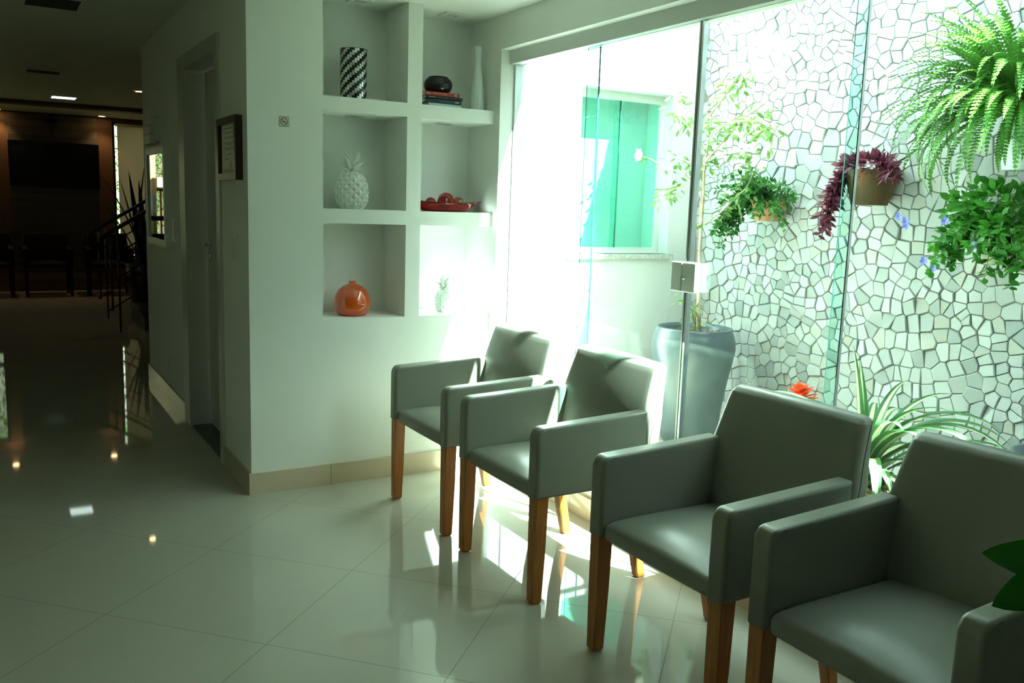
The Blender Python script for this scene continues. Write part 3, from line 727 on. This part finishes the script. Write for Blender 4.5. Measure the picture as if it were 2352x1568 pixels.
# ceiling fittings
def spot(name, label, x, y, z, square, warm=None, group=None, r=.036):
    t = thing(name, label, 'ceiling light', (x, y, z-.01), group)
    b = BM()
    if square:
        s = .052; 
        for a in ((-s, s, -s, -s+.018), (-s, s, s-.018, s), (-s, -s+.018, -s+.018, s-.018), (s-.018, s, -s+.018, s-.018)): box(b, x+a[0], x+a[1], y+a[2], y+a[3], z-.008, z-.0005)
    else: lathe(b, [(r, -.0005), (r+.014, -.0005), (r+.012, -.006), (r, -.005)], 32, (x, y, z), capb=False)
    obj('trim_ring', b, PLAST, t)
    b = BM(); lathe(b, [(r*.86, -.003), (r*.86, -.0035)], 28, (x, y, z), capt=True); obj('lamp_face', b, warm if warm else MIRT, t)
    return t
LG = 'recessed lights over the niches'
spot('recessed_light', 'square recessed light in the ceiling above the mosaic vase', 1.558, 4.150, T, True, group=LG, r=.03)
spot('recessed_light', 'square recessed light in the ceiling above the books', 2.040, 4.150, T, True, group=LG, r=.03)
spot('recessed_light', 'round recessed light in the niche ceiling above the large pineapple', 1.55, 4.185, 1.788, False, group=LG)
spot('recessed_light', 'round recessed light under the shelf above the red glass dish', 2.021, 4.175, 1.788, False, group=LG)
WARM = mat('warm_lamp', (1, .8, .5), .5, emis=(1, .62, .28, 7))
for x, y, lb in ((1.385, 13.70, 'lit warm downlight at the far wall, right of the television'), (.13, 13.76, 'lit warm downlight at the far wall, left of the television'), (1.388, 10.08, 'lit warm downlight in the hall ceiling above the stair railing')):
    t = spot('downlight', lb, x, y, 2.43, False, WARM, 'warm downlights in the hall', r=.045)
    ld = bpy.data.lights.new('downlight_beam', 'SPOT'); ld.energy = 3 if y > 12 else .8; ld.color = (1, .62, .30); ld.spot_size = R(95); ld.spot_blend = .7; ld.shadow_soft_size = .03
    lo = bpy.data.objects.new('downlight_beam', ld); COL.objects.link(lo); lo.parent = t; lo.location = (0, 0, -.015)
PANEL = mat('panel_lamp', (1, 1, 1), .5, emis=(.80, 1, .93, .9))
t = thing('ceiling_panel_light', 'small lit rectangular panel light in the hall ceiling', 'ceiling light', (.765, 11.36, 2.42))
b = BM(); box(b, .635, .895, 11.23, 11.49, 2.42, 2.4299); obj('frame', b, PLAST, t)
b = BM(); box(b, .645, .885, 11.24, 11.48, 2.418, 2.4205); obj('diffuser', b, PANEL, t)
DK = mat('vent_dark', (.03, .03, .025), .7)
for x0, x1, y0, y1, lb in ((.20, .51, 5.60, 5.99, 'rectangular ceiling vent at the top left, nearest the viewer'), (.31, .61, 8.95, 9.25, 'dark ceiling vent farther down the hall')):
    t = thing('ceiling_vent', lb, 'vent', ((x0+x1)/2, (y0+y1)/2, 2.42), 'vents in the hall ceiling')
    b = BM()
    for a in ((x0, x1, y0, y0+.02), (x0, x1, y1-.02, y1), (x0, x0+.02, y0+.02, y1-.02), (x1-.02, x1, y0+.02, y1-.02)): box(b, *a, 2.418, 2.4299)
    obj('frame', b, CEIL, t)
    b = BM(); box(b, x0+.02, x1-.02, y0+.02, y1-.02, 2.4265, 2.4298); obj('grille', b, DK, t)

# ------------------------------------------------------------------ far end of the hall
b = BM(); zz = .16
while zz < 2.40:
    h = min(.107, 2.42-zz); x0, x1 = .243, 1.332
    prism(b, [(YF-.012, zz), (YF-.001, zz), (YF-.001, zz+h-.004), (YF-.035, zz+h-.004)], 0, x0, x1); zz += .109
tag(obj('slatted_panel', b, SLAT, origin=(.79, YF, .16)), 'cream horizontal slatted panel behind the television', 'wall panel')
t = thing('television', 'black flat television on the slatted panel', 'television', (.79, YF-.05, 1.43))
b = BM(); rbox(b, .232, 1.345, YF-.085, YF-.04, 1.432, 2.050, .006, 2); obj('housing', b, BLACK, t)
b = BM(); box(b, .245, 1.332, YF-.0865, YF-.085, 1.450, 2.038); obj('screen', b, TVB, t)
t = thing('wall_cross', 'dark wooden cross above the television', 'cross', (.76, YF-.04, 2.16))
b = BM(); box(b, .742, .782, YF-.055, YF-.036, 2.155, 2.418); box(b, .683, .842, YF-.055, YF-.036, 2.310, 2.350); obj('cross_body', b, BRFRAME, t)
# window with roller blind, and the clear window at the left
for nm, x0, x1, z0, z1, bar in (('window_3', 1.53, 4.2, .45, 2.38, None), ('window_4', -1.5, .09, .45, 2.12, 1.0)):
    w3 = sempty(nm, ((x0+x1)/2, 14.0, z0)); b = BM()
    for a in ((x0, x1, z0, z0+.04), (x0, x1, z1-.04, z1), (x0, x0+.04, z0+.04, z1-.04), (x1-.04, x1, z0+.04, z1-.04)): box(b, a[0], a[1], 13.98, 14.02, a[2], a[3])
    if bar: box(b, x0+.04, x1-.04, 13.98, 14.02, bar, bar+.07); box(b, -.72, -.68, 13.981, 14.019, bar+.07, z1-.04)
    obj('window_frame', b, BRFRAME, w3)
    b = BM(); box(b, x0+.04, x1-.04, 13.996, 14.002, z0+.04, z1-.04); obj('glass_panel', b, TINTG if bar else paneglass('light_tint_glass', (.50, .47, .34)), w3)
t = thing('roller_blind', 'beige roller blind hanging in the far window', 'blind', (2.8, YF-.05, 2.3))
b = BM(); box(b, 1.60, 4.15, 13.93, 13.934, .50, 2.33); obj('blind_fabric', b, leafmat('blind_cloth', (.42, .37, .32), (.44, .39, .34), 3, rough=.9, tr=.6), t)
b = BM(); tube(b, [(1.575, 13.94, 2.345), (4.16, 13.94, 2.345)], .022, 12); obj('roller_tube', b, BLIND, t)
# outdoors behind the far wall
b = BM(); box(b, -6, 8, 14.1, 24, -.3, -.05); structure('ground.001', b, vary(mat('grass', (.1, .16, .05), .9), (.06, .10, .03), (.16, .2, .08), 4))
def bush(name, label, cat, c, rad, n, m_, L, seed, group=None, stems=True):
    rnd = random.Random(seed); t = thing(name, label, cat, (c[0], c[1], -.05), group); b = BM()
    for _ in range(n):
        d = Vector((rnd.gauss(0, 1), rnd.gauss(0, 1), rnd.gauss(0, 1))).normalized(); f = rnd.uniform(.45, 1)
        p = Vector((c[0]+d.x*rad[0]*f, c[1]+d.y*rad[1]*f, c[2]+d.z*rad[2]*f))
        leaf(b, p, d+Vector((rnd.gauss(0, .7), rnd.gauss(0, .7), rnd.gauss(0, .7))), (rnd.gauss(0, 1), rnd.gauss(0, 1), 1), L*rnd.uniform(.7, 1.3), L*.5)
    obj('foliage', b, m_, t)
    if stems:
        b = BM(); tube(b, [(c[0], c[1], -.06), (c[0]+.05, c[1], c[2]*.5), (c[0], c[1], c[2])], [.09, .07, .04], 8); obj('trunk', b, TRUNK, t)
for k, (x, y, zc, rx, rz, lb) in enumerate(((-.3, 17.0, 2.0, 1.1, 1.7, 'leafy tree outdoors seen in the hall mirror'), (1.7, 16.6, 2.0, .9, 1.9, 'leafy tree outdoors showing past the left edge of the blind'), (-3.3, 17.4, 2.2, 1.2, 1.8, 'leafy tree outdoors left of the mirror view'))):
    bush('garden_tree', lb, 'tree', (x, y, zc), (rx, .9, rz), 3600, LGREEN, .075, 20+k, 'trees outside the far windows')
t = thing('street_pillar', 'pale round pillar outdoors reflected in the hall mirror', 'pillar', (-.335, 15.2, -.05))
b = BM(); lathe(b, [(.045, 0), (.045, 2.8)], 24, (-.335, 15.2, -.05), capt=True); obj('shaft', b, mat('pillar_paint', (.50, .42, .28), .8), t, smooth=True)
b = BM(); lathe(b, [(.0455, 1.14), (.0465, 1.15), (.0465, 1.40), (.0455, 1.41)], 24, (-.335, 15.2, -.05), capb=False); obj('painted_band', b, vary(mat('blue_band', (.05, .2, .5), .6), (.03, .16, .5), (.7, .74, .75), 7), t, smooth=True)
t = thing('street_board', 'white board on a wooden post outdoors reflected in the hall mirror', 'sign board', (-.46, 15.3, -.05))
b = BM(); box(b, -.54, -.385, 15.29, 15.31, 1.48, 1.66); obj('board', b, mat('board_white', (.8, .8, .74), .6), t)
b = BM(); box(b, -.475, -.445, 15.31, 15.34, -.05, 1.48); box(b, -.56, -.38, 15.31, 15.34, 1.44, 1.48); obj('post', b, WOOD, t)
# staircase with two railings
t = thing('staircase', 'dark stair flight rising to the right behind the hall wall', 'staircase', (1.3, 10.1, 0))
for k in range(7):
    b = BM(); x = 1.30+k*.29; box(b, x, x+.29, 9.58, 10.58, 0, .175*(k+1)-.03); obj('riser', b, mat('stair_riser', (.05, .045, .04), .5) if k == 0 else bpy.data.materials['stair_riser'], t)
    b = BM(); box(b, x-.02, x+.29, 9.58, 10.58, .175*(k+1)-.03, .175*(k+1)); obj('tread', b, GRANITE, t)
def railing(y, label, x1):
    t = thing('stair_railing', label, 'railing', (1.07, y, 0), 'stair railings')
    sl = .287/.456; b = BM()
    def z(x, c): return c+(x-.95)*sl
    pts = [(.905, y, .83)]+[(.905+.05*(1-math.cos(a)), y, .90+.05*math.sin(a)+.0) for a in (.3, .7, 1.1)]
    pts += [(.98, y, .985)]+[(x, y, .985+(x-.98)*sl) for x in (1.3, 1.7, 2.2, 3.0)]
    tube(b, pts, .020, 10); obj('handrail', b, RAILM, t, smooth=True)
    for x in ((1.068,)):
        b = BM(); tube(b, [(x, y, 0), (x, y, .985+(x-.98)*sl-.01)], .011, 8); obj('post', b, RAILM, t)
    for x in (1.00, 1.90, 2.80):
        b = BM(); s = max(0, math.floor((x-1.28)/.29)+1)*.175; tube(b, [(x, y, s if x > 1.28 else .22), (x, y, .985+(x-.98)*sl-.01)], .011, 8); obj('post', b, RAILM, t)
    for c in (.735, .49, .225):
        b = BM(); tube(b, [(.97, y, c), (3.0, y, c+(3.0-.97)*sl)], .008, 6); obj('crossbar', b, RAILM, t)
railing(9.53, 'dark steel stair railing nearest the viewer, ends in a curl', 0)
railing(10.63, 'dark steel stair railing on the far side of the stair flight', 0)
# sword plant in the hall
t = thing('sword_plant', 'dark potted plant with long sword leaves against the blind', 'plant', (1.66, 12.3, 0))
b = BM(); lathe(b, [(.15, 0), (.20, .25), (.21, .48), (.19, .48), (.18, .40), (.0, .40)], 28, (1.66, 12.3, 0)); obj('pot', b, BLACK, t, smooth=True)
b = BM(); rnd = random.Random(4)
for k, (az, e, bn, L) in enumerate(((3.2, 1.30, .35, 1.40), (2.9, 1.15, .2, 1.05), (2.0, 1.45, .1, 1.30), (.3, 1.52, .1, 1.42), (3.3, 1.42, .1, 1.2), (0, 1.30, .2, .9), (4.4, 1.4, .2, 1.2), (2.8, 1.50, .05, .9), (.1, 1.40, .12, 1.38))):
    strap(b, (1.66+.04*math.cos(k), 12.3+.04*math.sin(k), .40), az, e, bn, L, .085, 10)
obj('leaves', b, mat('near_black_leaf', (.008, .012, .006), .6), t, smooth=True)

# ------------------------------------------------------------------ garden planters
def pot(bm, c, rt, rb, h, th=.012, rim=0):
    lathe(bm, [(rb, 0), (rt, h-rim), (rt+(.008 if rim else 0), h-rim), (rt+(.008 if rim else 0), h), (rt-th, h), (rt-th, h*.86), (0, h*.86)], 40, c)
# tall grey planter with the flowering tree
PC = (3.560, 3.900, .02)
t = thing('potted_tree', 'tall grey tapered planter with a thin flowering tree behind the glass', 'potted tree', PC)
b = BM(); lathe(b, [(.155, 0), (.165, .02), (.185, .20), (.212, .38), (.236, .50), (.246, .565), (.243, .61), (.232, .65), (.222, .672), (.224, .685), (.206, .688), (.200, .665), (.19, .63), (0, .63)], 56, PC); obj('planter', b, GREYPOT, t, smooth=True)
b = BM(); rnd = random.Random(8)
for _ in range(170):
    r = .19*math.sqrt(rnd.random()); a = rnd.uniform(0, 6.283); c0 = Vector((PC[0]+r*math.cos(a), PC[1]+r*math.sin(a), .655+rnd.uniform(0, .02)))
    d = Vector((rnd.gauss(0, 1), rnd.gauss(0, 1), rnd.gauss(0, .25))).normalized()*rnd.uniform(.01, .03); tube(b, [c0-d, c0+d], [.006, .003], 4)
o = obj('bark_mulch', b, BARK, t); o['kind'] = 'stuff'
b = BM(); tx, ty = 3.56, 3.862
TR = [(tx, ty, .66), (tx, ty+.01, .80), (tx, ty+.028, 1.0), (tx, ty+.035, 1.2), (tx, ty+.035, 1.45), (tx, ty+.040, 1.62), (tx+.01, ty+.03, 1.8), (tx, ty+.05, 1.98)]
tube(b, TR, [.017, .012, .010, .009, .008, .007, .005, .003], 8)
tube(b, [(tx, ty+.02, .66), (tx+.02, ty+.045, .85), (tx+.015, ty+.055, 1.15), (tx-.01, ty+.045, 1.5)], [.010, .008, .006, .004], 7)
obj('trunk', b, TRUNK, t)
BR = [[(tx, ty+.036, 1.50), (tx-.03, ty+.18, 1.60), (tx-.06, ty+.34, 1.645), (tx-.08, ty+.43, 1.69), (tx-.09, ty+.50, 1.705)],
      [(tx, ty+.04, 1.66), (tx+.02, ty-.08, 1.78), (tx+.03, ty-.22, 1.90), (tx+.03, ty-.36, 1.96)],
      [(tx, ty+.036, 1.30), (tx+.05, ty-.06, 1.38), (tx+.10, ty-.20, 1.52), (tx+.12, ty-.26, 1.66)],
      [(tx, ty+.04, 1.72), (tx, ty+.16, 1.85), (tx-.03, ty+.28, 1.95), (tx-.03, ty+.32, 2.10)],
      [(tx, ty+.04, 1.60), (tx-.02, ty+.12, 1.66), (tx-.05, ty+.24, 1.70)],
      [(tx, ty+.05, 1.9), (tx+.02, ty-.06, 2.02), (tx, ty-.16, 2.10)],
      [(tx, ty+.03, 1.78), (tx-.05, ty-.08, 1.84), (tx-.08, ty-.28, 1.87), (tx-.08, ty-.46, 1.86), (tx-.08, ty-.56, 1.80)],
      [(tx, ty+.05, 1.95), (tx+.02, ty-.1, 2.08), (tx, ty-.28, 2.14)], [(tx, ty+.04, 1.68), (tx+.04, ty-.12, 1.72), (tx+.05, ty-.30, 1.70)],
      [(tx, ty+.04, 1.5), (tx-.05, ty+.14, 1.53), (tx-.08, ty+.24, 1.50), (tx-.1, ty+.30, 1.46)],
      [(tx+.03, ty-.22, 1.90), (tx+.0, ty-.34, 1.84), (tx-.02, ty-.46, 1.74)], [(tx, ty+.028, .72), (tx-.04, ty+.06, .84), (tx-.05, ty+.10, .90)]]
b = BM()
for br in BR: tube(b, br, [.005-.0008*k*(4/len(br)) for k in range(len(br))], 6)
obj('branches', b, TRUNK, t)
b = BM(); rnd = random.Random(12)
for bi, br in enumerate(BR+[TR[5:]]):
    for k in range(len(br)-1):
        A, B = Vector(br[k]), Vector(br[k+1]); nl = 5 if (k == 0 and bi < 10) else 24
        if bi == 0: nl = (0, 2, 2, 8)[k]
        for _ in range(nl):
            p = A.lerp(B, rnd.random()); d = Vector((rnd.gauss(0, 1), rnd.gauss(0, 1), rnd.gauss(0, .6)-.25)).normalized()
            p2 = p+d*rnd.uniform(.005, .075); leaf(b, p2, d+Vector((0, 0, -.3)), (rnd.gauss(0, .7), rnd.gauss(0, .7), 1), rnd.uniform(.035, .06), .022)
obj('foliage', b, LTREE, t)
for c0, sc, s_ in (((tx-.09, ty+.525, 1.715), .038, 1), ((tx+.0, ty-.345, 1.735), .028, 2), ((tx-.03, ty-.47, 1.73), .022, 3)):
    b = BM(); rnd = random.Random(s_)
    for k in range(6):
        a = k*1.05+rnd.uniform(-.1, .1); d = Vector((-.35, math.cos(a), math.sin(a)))
        leaf(b, c0, d, (-1, 0, .2), sc*1.25, sc*1.15, fold=-.1)
    obj('flower', b, PINK, t)
# small planters hung on the stone wall
def bushy(b, c, rad, n, L, W, rnd, droop=.4, up=.3, mi=0, inner=.35):
    for _ in range(n):
        d = Vector((rnd.gauss(0, 1), rnd.gauss(0, 1), rnd.gauss(up, .8))).normalized(); f = rnd.uniform(inner, 1)**.7
        p = Vector((c[0]+d.x*rad[0]*f, c[1]+d.y*rad[1]*f, c[2]+d.z*rad[2]*f))
        if p.x > 3.97: p.x = 3.97-rnd.random()*.03
        dd = (d+Vector((-.4, rnd.gauss(0, .6), rnd.gauss(0, .5)-droop))).normalized()
        k = rnd.uniform(.7, 1.25); leaf(b, p, dd, (-.8+rnd.gauss(0, .5), rnd.gauss(0, .5), .8), L*k, W*k, mi)
def sprigs(b, bs, c, dirs, rnd, L, W, nl, mi=0):
    for d, ln, sag in dirs:
        p = Vector(c); v = Vector(d).normalized(); pts = [p.copy()]
        for k in range(8):
            v = (v+Vector((0, 0, -sag))).normalized(); p = p+v*ln/8
            if p.x > 3.97: p.x = 3.97
            pts.append(p.copy())
            for q in range(nl):
                s = Vector((rnd.gauss(0, 1), rnd.gauss(0, 1), rnd.gauss(0, 1))); s = (s-v*s.dot(v)).normalized()
                leaf(b, p+v*rnd.uniform(-.5, .5)*ln/8, s+v*.6+Vector((-.2, 0, .1)), (-.6+rnd.gauss(0, .4), rnd.gauss(0, .4), 1), L*rnd.uniform(.7, 1.2), W, mi)
        tube(bs, pts, .0018, 4)
# green trailing plant
c = (3.880, 3.690, 1.340); t = thing('hanging_planter', 'small terracotta pot with bushy green trailing plant on the stone wall', 'potted plant', c, 'planters on the stone wall')
b = BM(); pot(b, c, .098, .078, .125, rim=.02); obj('pot', b, TERRA, t, smooth=False)
b = BM(); bs = BM(); rnd = random.Random(31)
bushy(b, (3.85, 3.71, 1.48), (.12, .21, .10), 520, .034, .019, rnd)
dirs = [((-.5, rnd.uniform(-1, 1), rnd.uniform(.2, 1.2)), rnd.uniform(.20, .34), .14) for _ in range(22)]+[((-.5, rnd.uniform(.2, 1.3), rnd.uniform(-.1, .5)), rnd.uniform(.26, .40), .22) for _ in range(20)]+[((-.5, rnd.uniform(-1.3, 0), rnd.uniform(0, .4)), rnd.uniform(.2, .33), .12) for _ in range(6)]
sprigs(b, bs, (3.87, 3.70, 1.46), dirs, rnd, .036, .019, 4)
obj('foliage', b, LGREEN, t); obj('stems', bs, STEMG, t)
# purple plant
c = (3.875, 3.010, 1.442); t = thing('hanging_planter', 'mossy terracotta pot with purple-red trailing plant on the stone wall', 'potted plant', c, 'planters on the stone wall')
b = BM(); pot(b, c, .135, .088, .175, rim=0); obj('pot', b, MOSSY, t, smooth=False)
b = BM(); bs = BM(); rnd = random.Random(32)
bushy(b, (3.84, 3.00, 1.640), (.11, .15, .04), 210, .055, .026, rnd, .1, .4)
sprigs(b, bs, (3.80, 3.08, 1.60), [((-.4, rnd.uniform(.1, .9), rnd.uniform(-.1, .5)), rnd.uniform(.16, .36), .60) for _ in range(17)], rnd, .052, .022, 3)
sprigs(b, bs, (3.84, 2.93, 1.63), [((-.4, rnd.uniform(-1, -.4), rnd.uniform(.0, .4)), rnd.uniform(.12, .20), .1) for _ in range(5)], rnd, .048, .022, 3)
obj('foliage', b, LPURP, t); obj('stems', bs, mat('red_stem', (.25, .12, .08), .7), t)
# fern
c = (3.86, 2.215, 1.60); t = thing('hanging_fern', 'big bright green fern in a white pot at the top right of the stone wall', 'potted plant', c, 'planters on the stone wall')
b = BM(); pot(b, c, .115, .095, .125, rim=0); obj('pot', b, WPOT, t, smooth=False)
b = BM(); bs = BM(); rnd = random.Random(33)
for k in range(270):
    az = rnd.uniform(R(80), R(290)); e0 = rnd.uniform(-.2, 1.5); L = rnd.uniform(.38, .58); bend = rnd.uniform(1.0, 2.2)+e0*.45
    if 150 < k < 220: L *= .85; bend += .6
    if k >= 220: e0 = rnd.uniform(1.0, 1.55); bend = rnd.uniform(1.0, 1.7); L = rnd.uniform(.45, .62)
    p = Vector((3.84+.05*math.cos(az), 2.27+.09*math.sin(az), 1.84)); n = 30; pts = [p.copy()]
    for i in range(n):
        tt = (i+.5)/n; e = e0-bend*tt**1.5
        d = Vector((math.cos(az)*math.cos(e), math.sin(az)*math.cos(e), math.sin(e))); p = p+d*L/n
        if p.x > 3.965: p.x = 3.965
        pts.append(p.copy()); s = Vector((-math.sin(az), math.cos(az), 0)); nn = s.cross(d)
        w_ = .033*math.sin(math.pi*min(1, tt*.9+.12))**.7*(L/.6)
        if i < 2: continue
        for sg in (-1, 1):
            dd = (s*sg+d*.35-nn*.15).normalized(); q = d*.0068
            v = [b.verts.new(x) for x in (p-q*.8, p+dd*w_*.55-q, p+dd*w_, p+dd*w_*.5+q*.9, p+q*.6)]
            f = b.faces.new(v if sg > 0 else v[::-1]); f.smooth = False
    tube(bs, pts[::3], .0013, 4)
obj('fronds', b, LFERN, t); obj('stems', bs, STEMG, t)
# blue flowers
c = (3.88, 2.290, 1.190); t = thing('hanging_planter', 'pale clay pot with leafy plant and small blue flowers below the fern', 'potted plant', c, 'planters on the stone wall')
b = BM(); pot(b, c, .105, .07, .17, rim=.015); obj('pot', b, PALETERRA, t)
b = BM(); bs = BM(); rnd = random.Random(34)
bushy(b, (3.83, 2.31, 1.42), (.15, .25, .14), 420, .052, .034, rnd, .25, .2)
sprigs(b, bs, (3.85, 2.31, 1.38), [((-.5, rnd.uniform(-1.1, 1.2), rnd.uniform(-.3, .6)), rnd.uniform(.22, .36), .22) for _ in range(26)], rnd, .048, .030, 4)
obj('foliage', b, LBRIGHT, t); obj('stems', bs, STEMG, t)
for (x, y, zz) in ((3.75, 2.72, 1.39), (3.72, 2.66, 1.37), (3.72, 2.655, 1.35), (3.66, 2.42, 1.375), (3.74, 2.56, 1.19), (3.74, 2.51, 1.16), (3.66, 2.28, 1.28)):
    b = BM()
    for k in range(5):
        a = k*1.257+x*9; leaf(b, (x-.02, y, zz), (-.3, math.cos(a), math.sin(a)), (-1, 0, .1), .024, .022, fold=-.1)
    obj('flower', b, BLUEF, t)

# striped strap-leaf plant on the ground
SC = (3.26, 2.36, .02); t = thing('striped_plant', 'striped green and cream strap-leaf plant in a low dark pot behind the chairs', 'potted plant', SC)
b = BM(); lathe(b, [(.17, 0), (.20, .12), (.212, .185), (.216, .19), (.216, .202), (.198, .202), (.194, .18), (0, .18)], 44, SC); obj('pot', b, BPOT, t, smooth=True)
b = BM(); rnd = random.Random(9)
for _ in range(190):
    r = .185*math.sqrt(rnd.random()); a = rnd.uniform(0, 6.283); h = rnd.uniform(.02, .085)*(1-r/.22)
    M_ = Matrix.Translation((SC[0]+r*math.cos(a), SC[1]+r*math.sin(a), .205+h)) @ Matrix.Rotation(rnd.uniform(0, 6), 4, 'Z') @ Matrix.Rotation(rnd.gauss(0, .4), 4, 'X') @ Matrix.Rotation(rnd.gauss(0, .4), 4, 'Y')
    b2 = BM(); l_, w2_ = rnd.uniform(.012, .028), rnd.uniform(.008, .016); box(b2, -l_, l_, -w2_, w2_, -.004, .004)
    for v in b2.verts: v.co.x += rnd.uniform(-.005, .005); v.co.y += rnd.uniform(-.004, .004)
    b2.transform(M_); merge(b, b2)
o = obj('bark_mulch', b, BARK, t); o['kind'] = 'stuff'
rnd = random.Random(11); base = (SC[0]+.02, SC[1]+.09, .24)
specs = []
for k in range(30):
    az = rnd.uniform(0, 6.283); e0 = rnd.uniform(.75, 1.45); specs.append((az, e0, rnd.uniform(1.2, 2.4), rnd.uniform(.45, .70), rnd.uniform(.045, .062)))
specs += [(R(262), 1.22, 2.1, .80, .075), (R(270), 1.05, 2.0, .74, .070), (R(250), 1.35, 2.3, .68, .075), (R(285), 1.38, 2.0, .74, .075), (R(235), 1.40, 1.7, .60, .07), (R(265), 1.45, 1.5, .62, .07), (R(215), .8, 2.7, .58, .066), (R(205), .45, 2.3, .46, .064), (R(225), 1.1, 2.9, .58, .062),
          (R(100), 1.50, .15, .62, .07), (R(60), 1.45, .25, .55, .06), (R(278), 1.25, 2.1, .78, .07), (R(300), 1.3, 2.1, .72, .07), (R(255), .95, 2.1, .62, .062), (R(240), .65, 1.5, .55, .055), (R(290), .8, 1.5, .66, .055), (R(190), .3, 2.0, .42, .06)]
for az, e0, bn, L, W in specs:
    b = BM(); strap(b, (base[0]+.02*math.cos(az), base[1]+.02*math.sin(az), base[2]-.03), az, e0, bn, L, W, 16, (0, 1))
    for v in b.verts:
        if v.co.x > 3.97: v.co.x = 3.97
    obj('leaf', b, [LSTRIPE, LCREAM], t)
# red bromeliad
BC = (3.36, 2.90, .02); t = thing('bromeliad', 'red bromeliad in bloom peeking over the third armchair', 'potted plant', BC)
b = BM(); pot(b, BC, .10, .075, .16); obj('pot', b, BPOT, t)
b = BM(); rnd = random.Random(13)
for k in range(22): strap(b, (BC[0], BC[1], .16), k*2.4, rnd.uniform(.5, 1.2), rnd.uniform(.5, 1.3), rnd.uniform(.25, .36), .035, 8, wp=lambda q: 1-q**2+.02)
obj('leaves', b, LBRIGHT, t, smooth=True)
b = BM(); tube(b, [(BC[0], BC[1], .14), (BC[0], BC[1], .48)], .008, 8); obj('stem', b, STEMG, t)
b = BM()
for k in range(26):
    rr = k/26; strap(b, (BC[0], BC[1], .47+.05*rr), k*2.4, .1+1.1*rr, .35, .115-.05*rr, .038, 6, wp=lambda q: (.5+q)*(1-q**4)+.02)
obj('bracts', b, LRED, t, smooth=True)
# second grey planter at the right edge
G2 = (3.10, 1.515, .02); t = thing('grey_planter', 'tall grey planter cut by the right edge, in front of the stone wall', 'planter', G2)
b = BM(); lathe(b, [(.16, 0), (.18, .2), (.20, .38), (.215, .47), (.205, .54), (.185, .58), (.170, .58), (.17, .53), (0, .53)], 48, G2); obj('planter_body', b, GREYPOT, t, smooth=True)
# loose stones under the planter
b = BM(); rnd = random.Random(17)
for _ in range(420):
    x = rnd.uniform(2.5, 3.95); y = rnd.uniform(3.2, 4.38)
    if math.hypot(x-PC[0], y-PC[1]) < .20: continue
    big = y > 4.2
    r = rnd.uniform(.018, .035) if big else rnd.uniform(.006, .013)
    bmesh.ops.create_icosphere(b, subdivisions=1, radius=r, matrix=Matrix.Translation((x, y, .02+r*.5)) @ Matrix.Rotation(rnd.uniform(0, 3), 4, 'Z') @ Matrix.Diagonal((1, rnd.uniform(.6, 1), .7, 1)))
tag(obj('garden_pebbles', b, vary(mat('pebble', (.35, .33, .28), .8), (.18, .19, .17), (.5, .46, .36), 14)), 'loose pebbles on the garden gravel around the planter', 'pebbles', kind='stuff')
# indoor plant at the right edge, close to the viewer
FC = (1.34, .40, 0); t = thing('indoor_plant', 'dark green broad-leaved plant poking in at the right edge before the nearest armchair', 'plant', FC)
b = BM(); pot(b, FC, .14, .10, .26); obj('pot', b, GREYPOT, t)
b = BM(); tube(b, [(1.34, .40, .22), (1.33, .42, .5), (1.30, .45, .80), (1.27, .50, .955)], [.012, .010, .008, .005], 8); obj('stem', b, STEMG, t)
def bleaf(bm, p, d, nrm, L, W):
    p = Vector(p); d = Vector(d).normalized(); s = d.cross(Vector(nrm)).normalized(); n_ = s.cross(d); rows = []
    for i in range(13):
        q = i/12; wd = W*(math.sin(math.pi*q**.85)**.75)*.5+.0004
        rows.append([bm.verts.new(p+d*L*q+s*wd*k+n_*(abs(k)*wd*.25-.10*L*q*q)) for k in (-1, -.5, 0, .5, 1)])
    for A, B in zip(rows, rows[1:]):
        for k in range(4): bm.faces.new((A[k], A[k+1], B[k+1], B[k]))
TP = Vector((1.2025, .56, .933))
for d, L, W in (((-.146, .058, .03), .135, .052), ((-.10, .02, .085), .11, .05), ((-.10, .05, -.055), .12, .055), ((.1, .05, .08), .13, .055), ((.05, -.1, .05), .13, .05), ((.1, .0, -.05), .12, .05)):
    b = BM(); bleaf(b, TP, d, (-.5, -.75, .45), L, W); obj('leaf', b, LDARK, t, smooth=True)
b = BM(); tube(b, [(1.27, .50, .955), tuple(TP)], [.005, .003], 6); obj('leaf_stalk', b, STEMG, t)
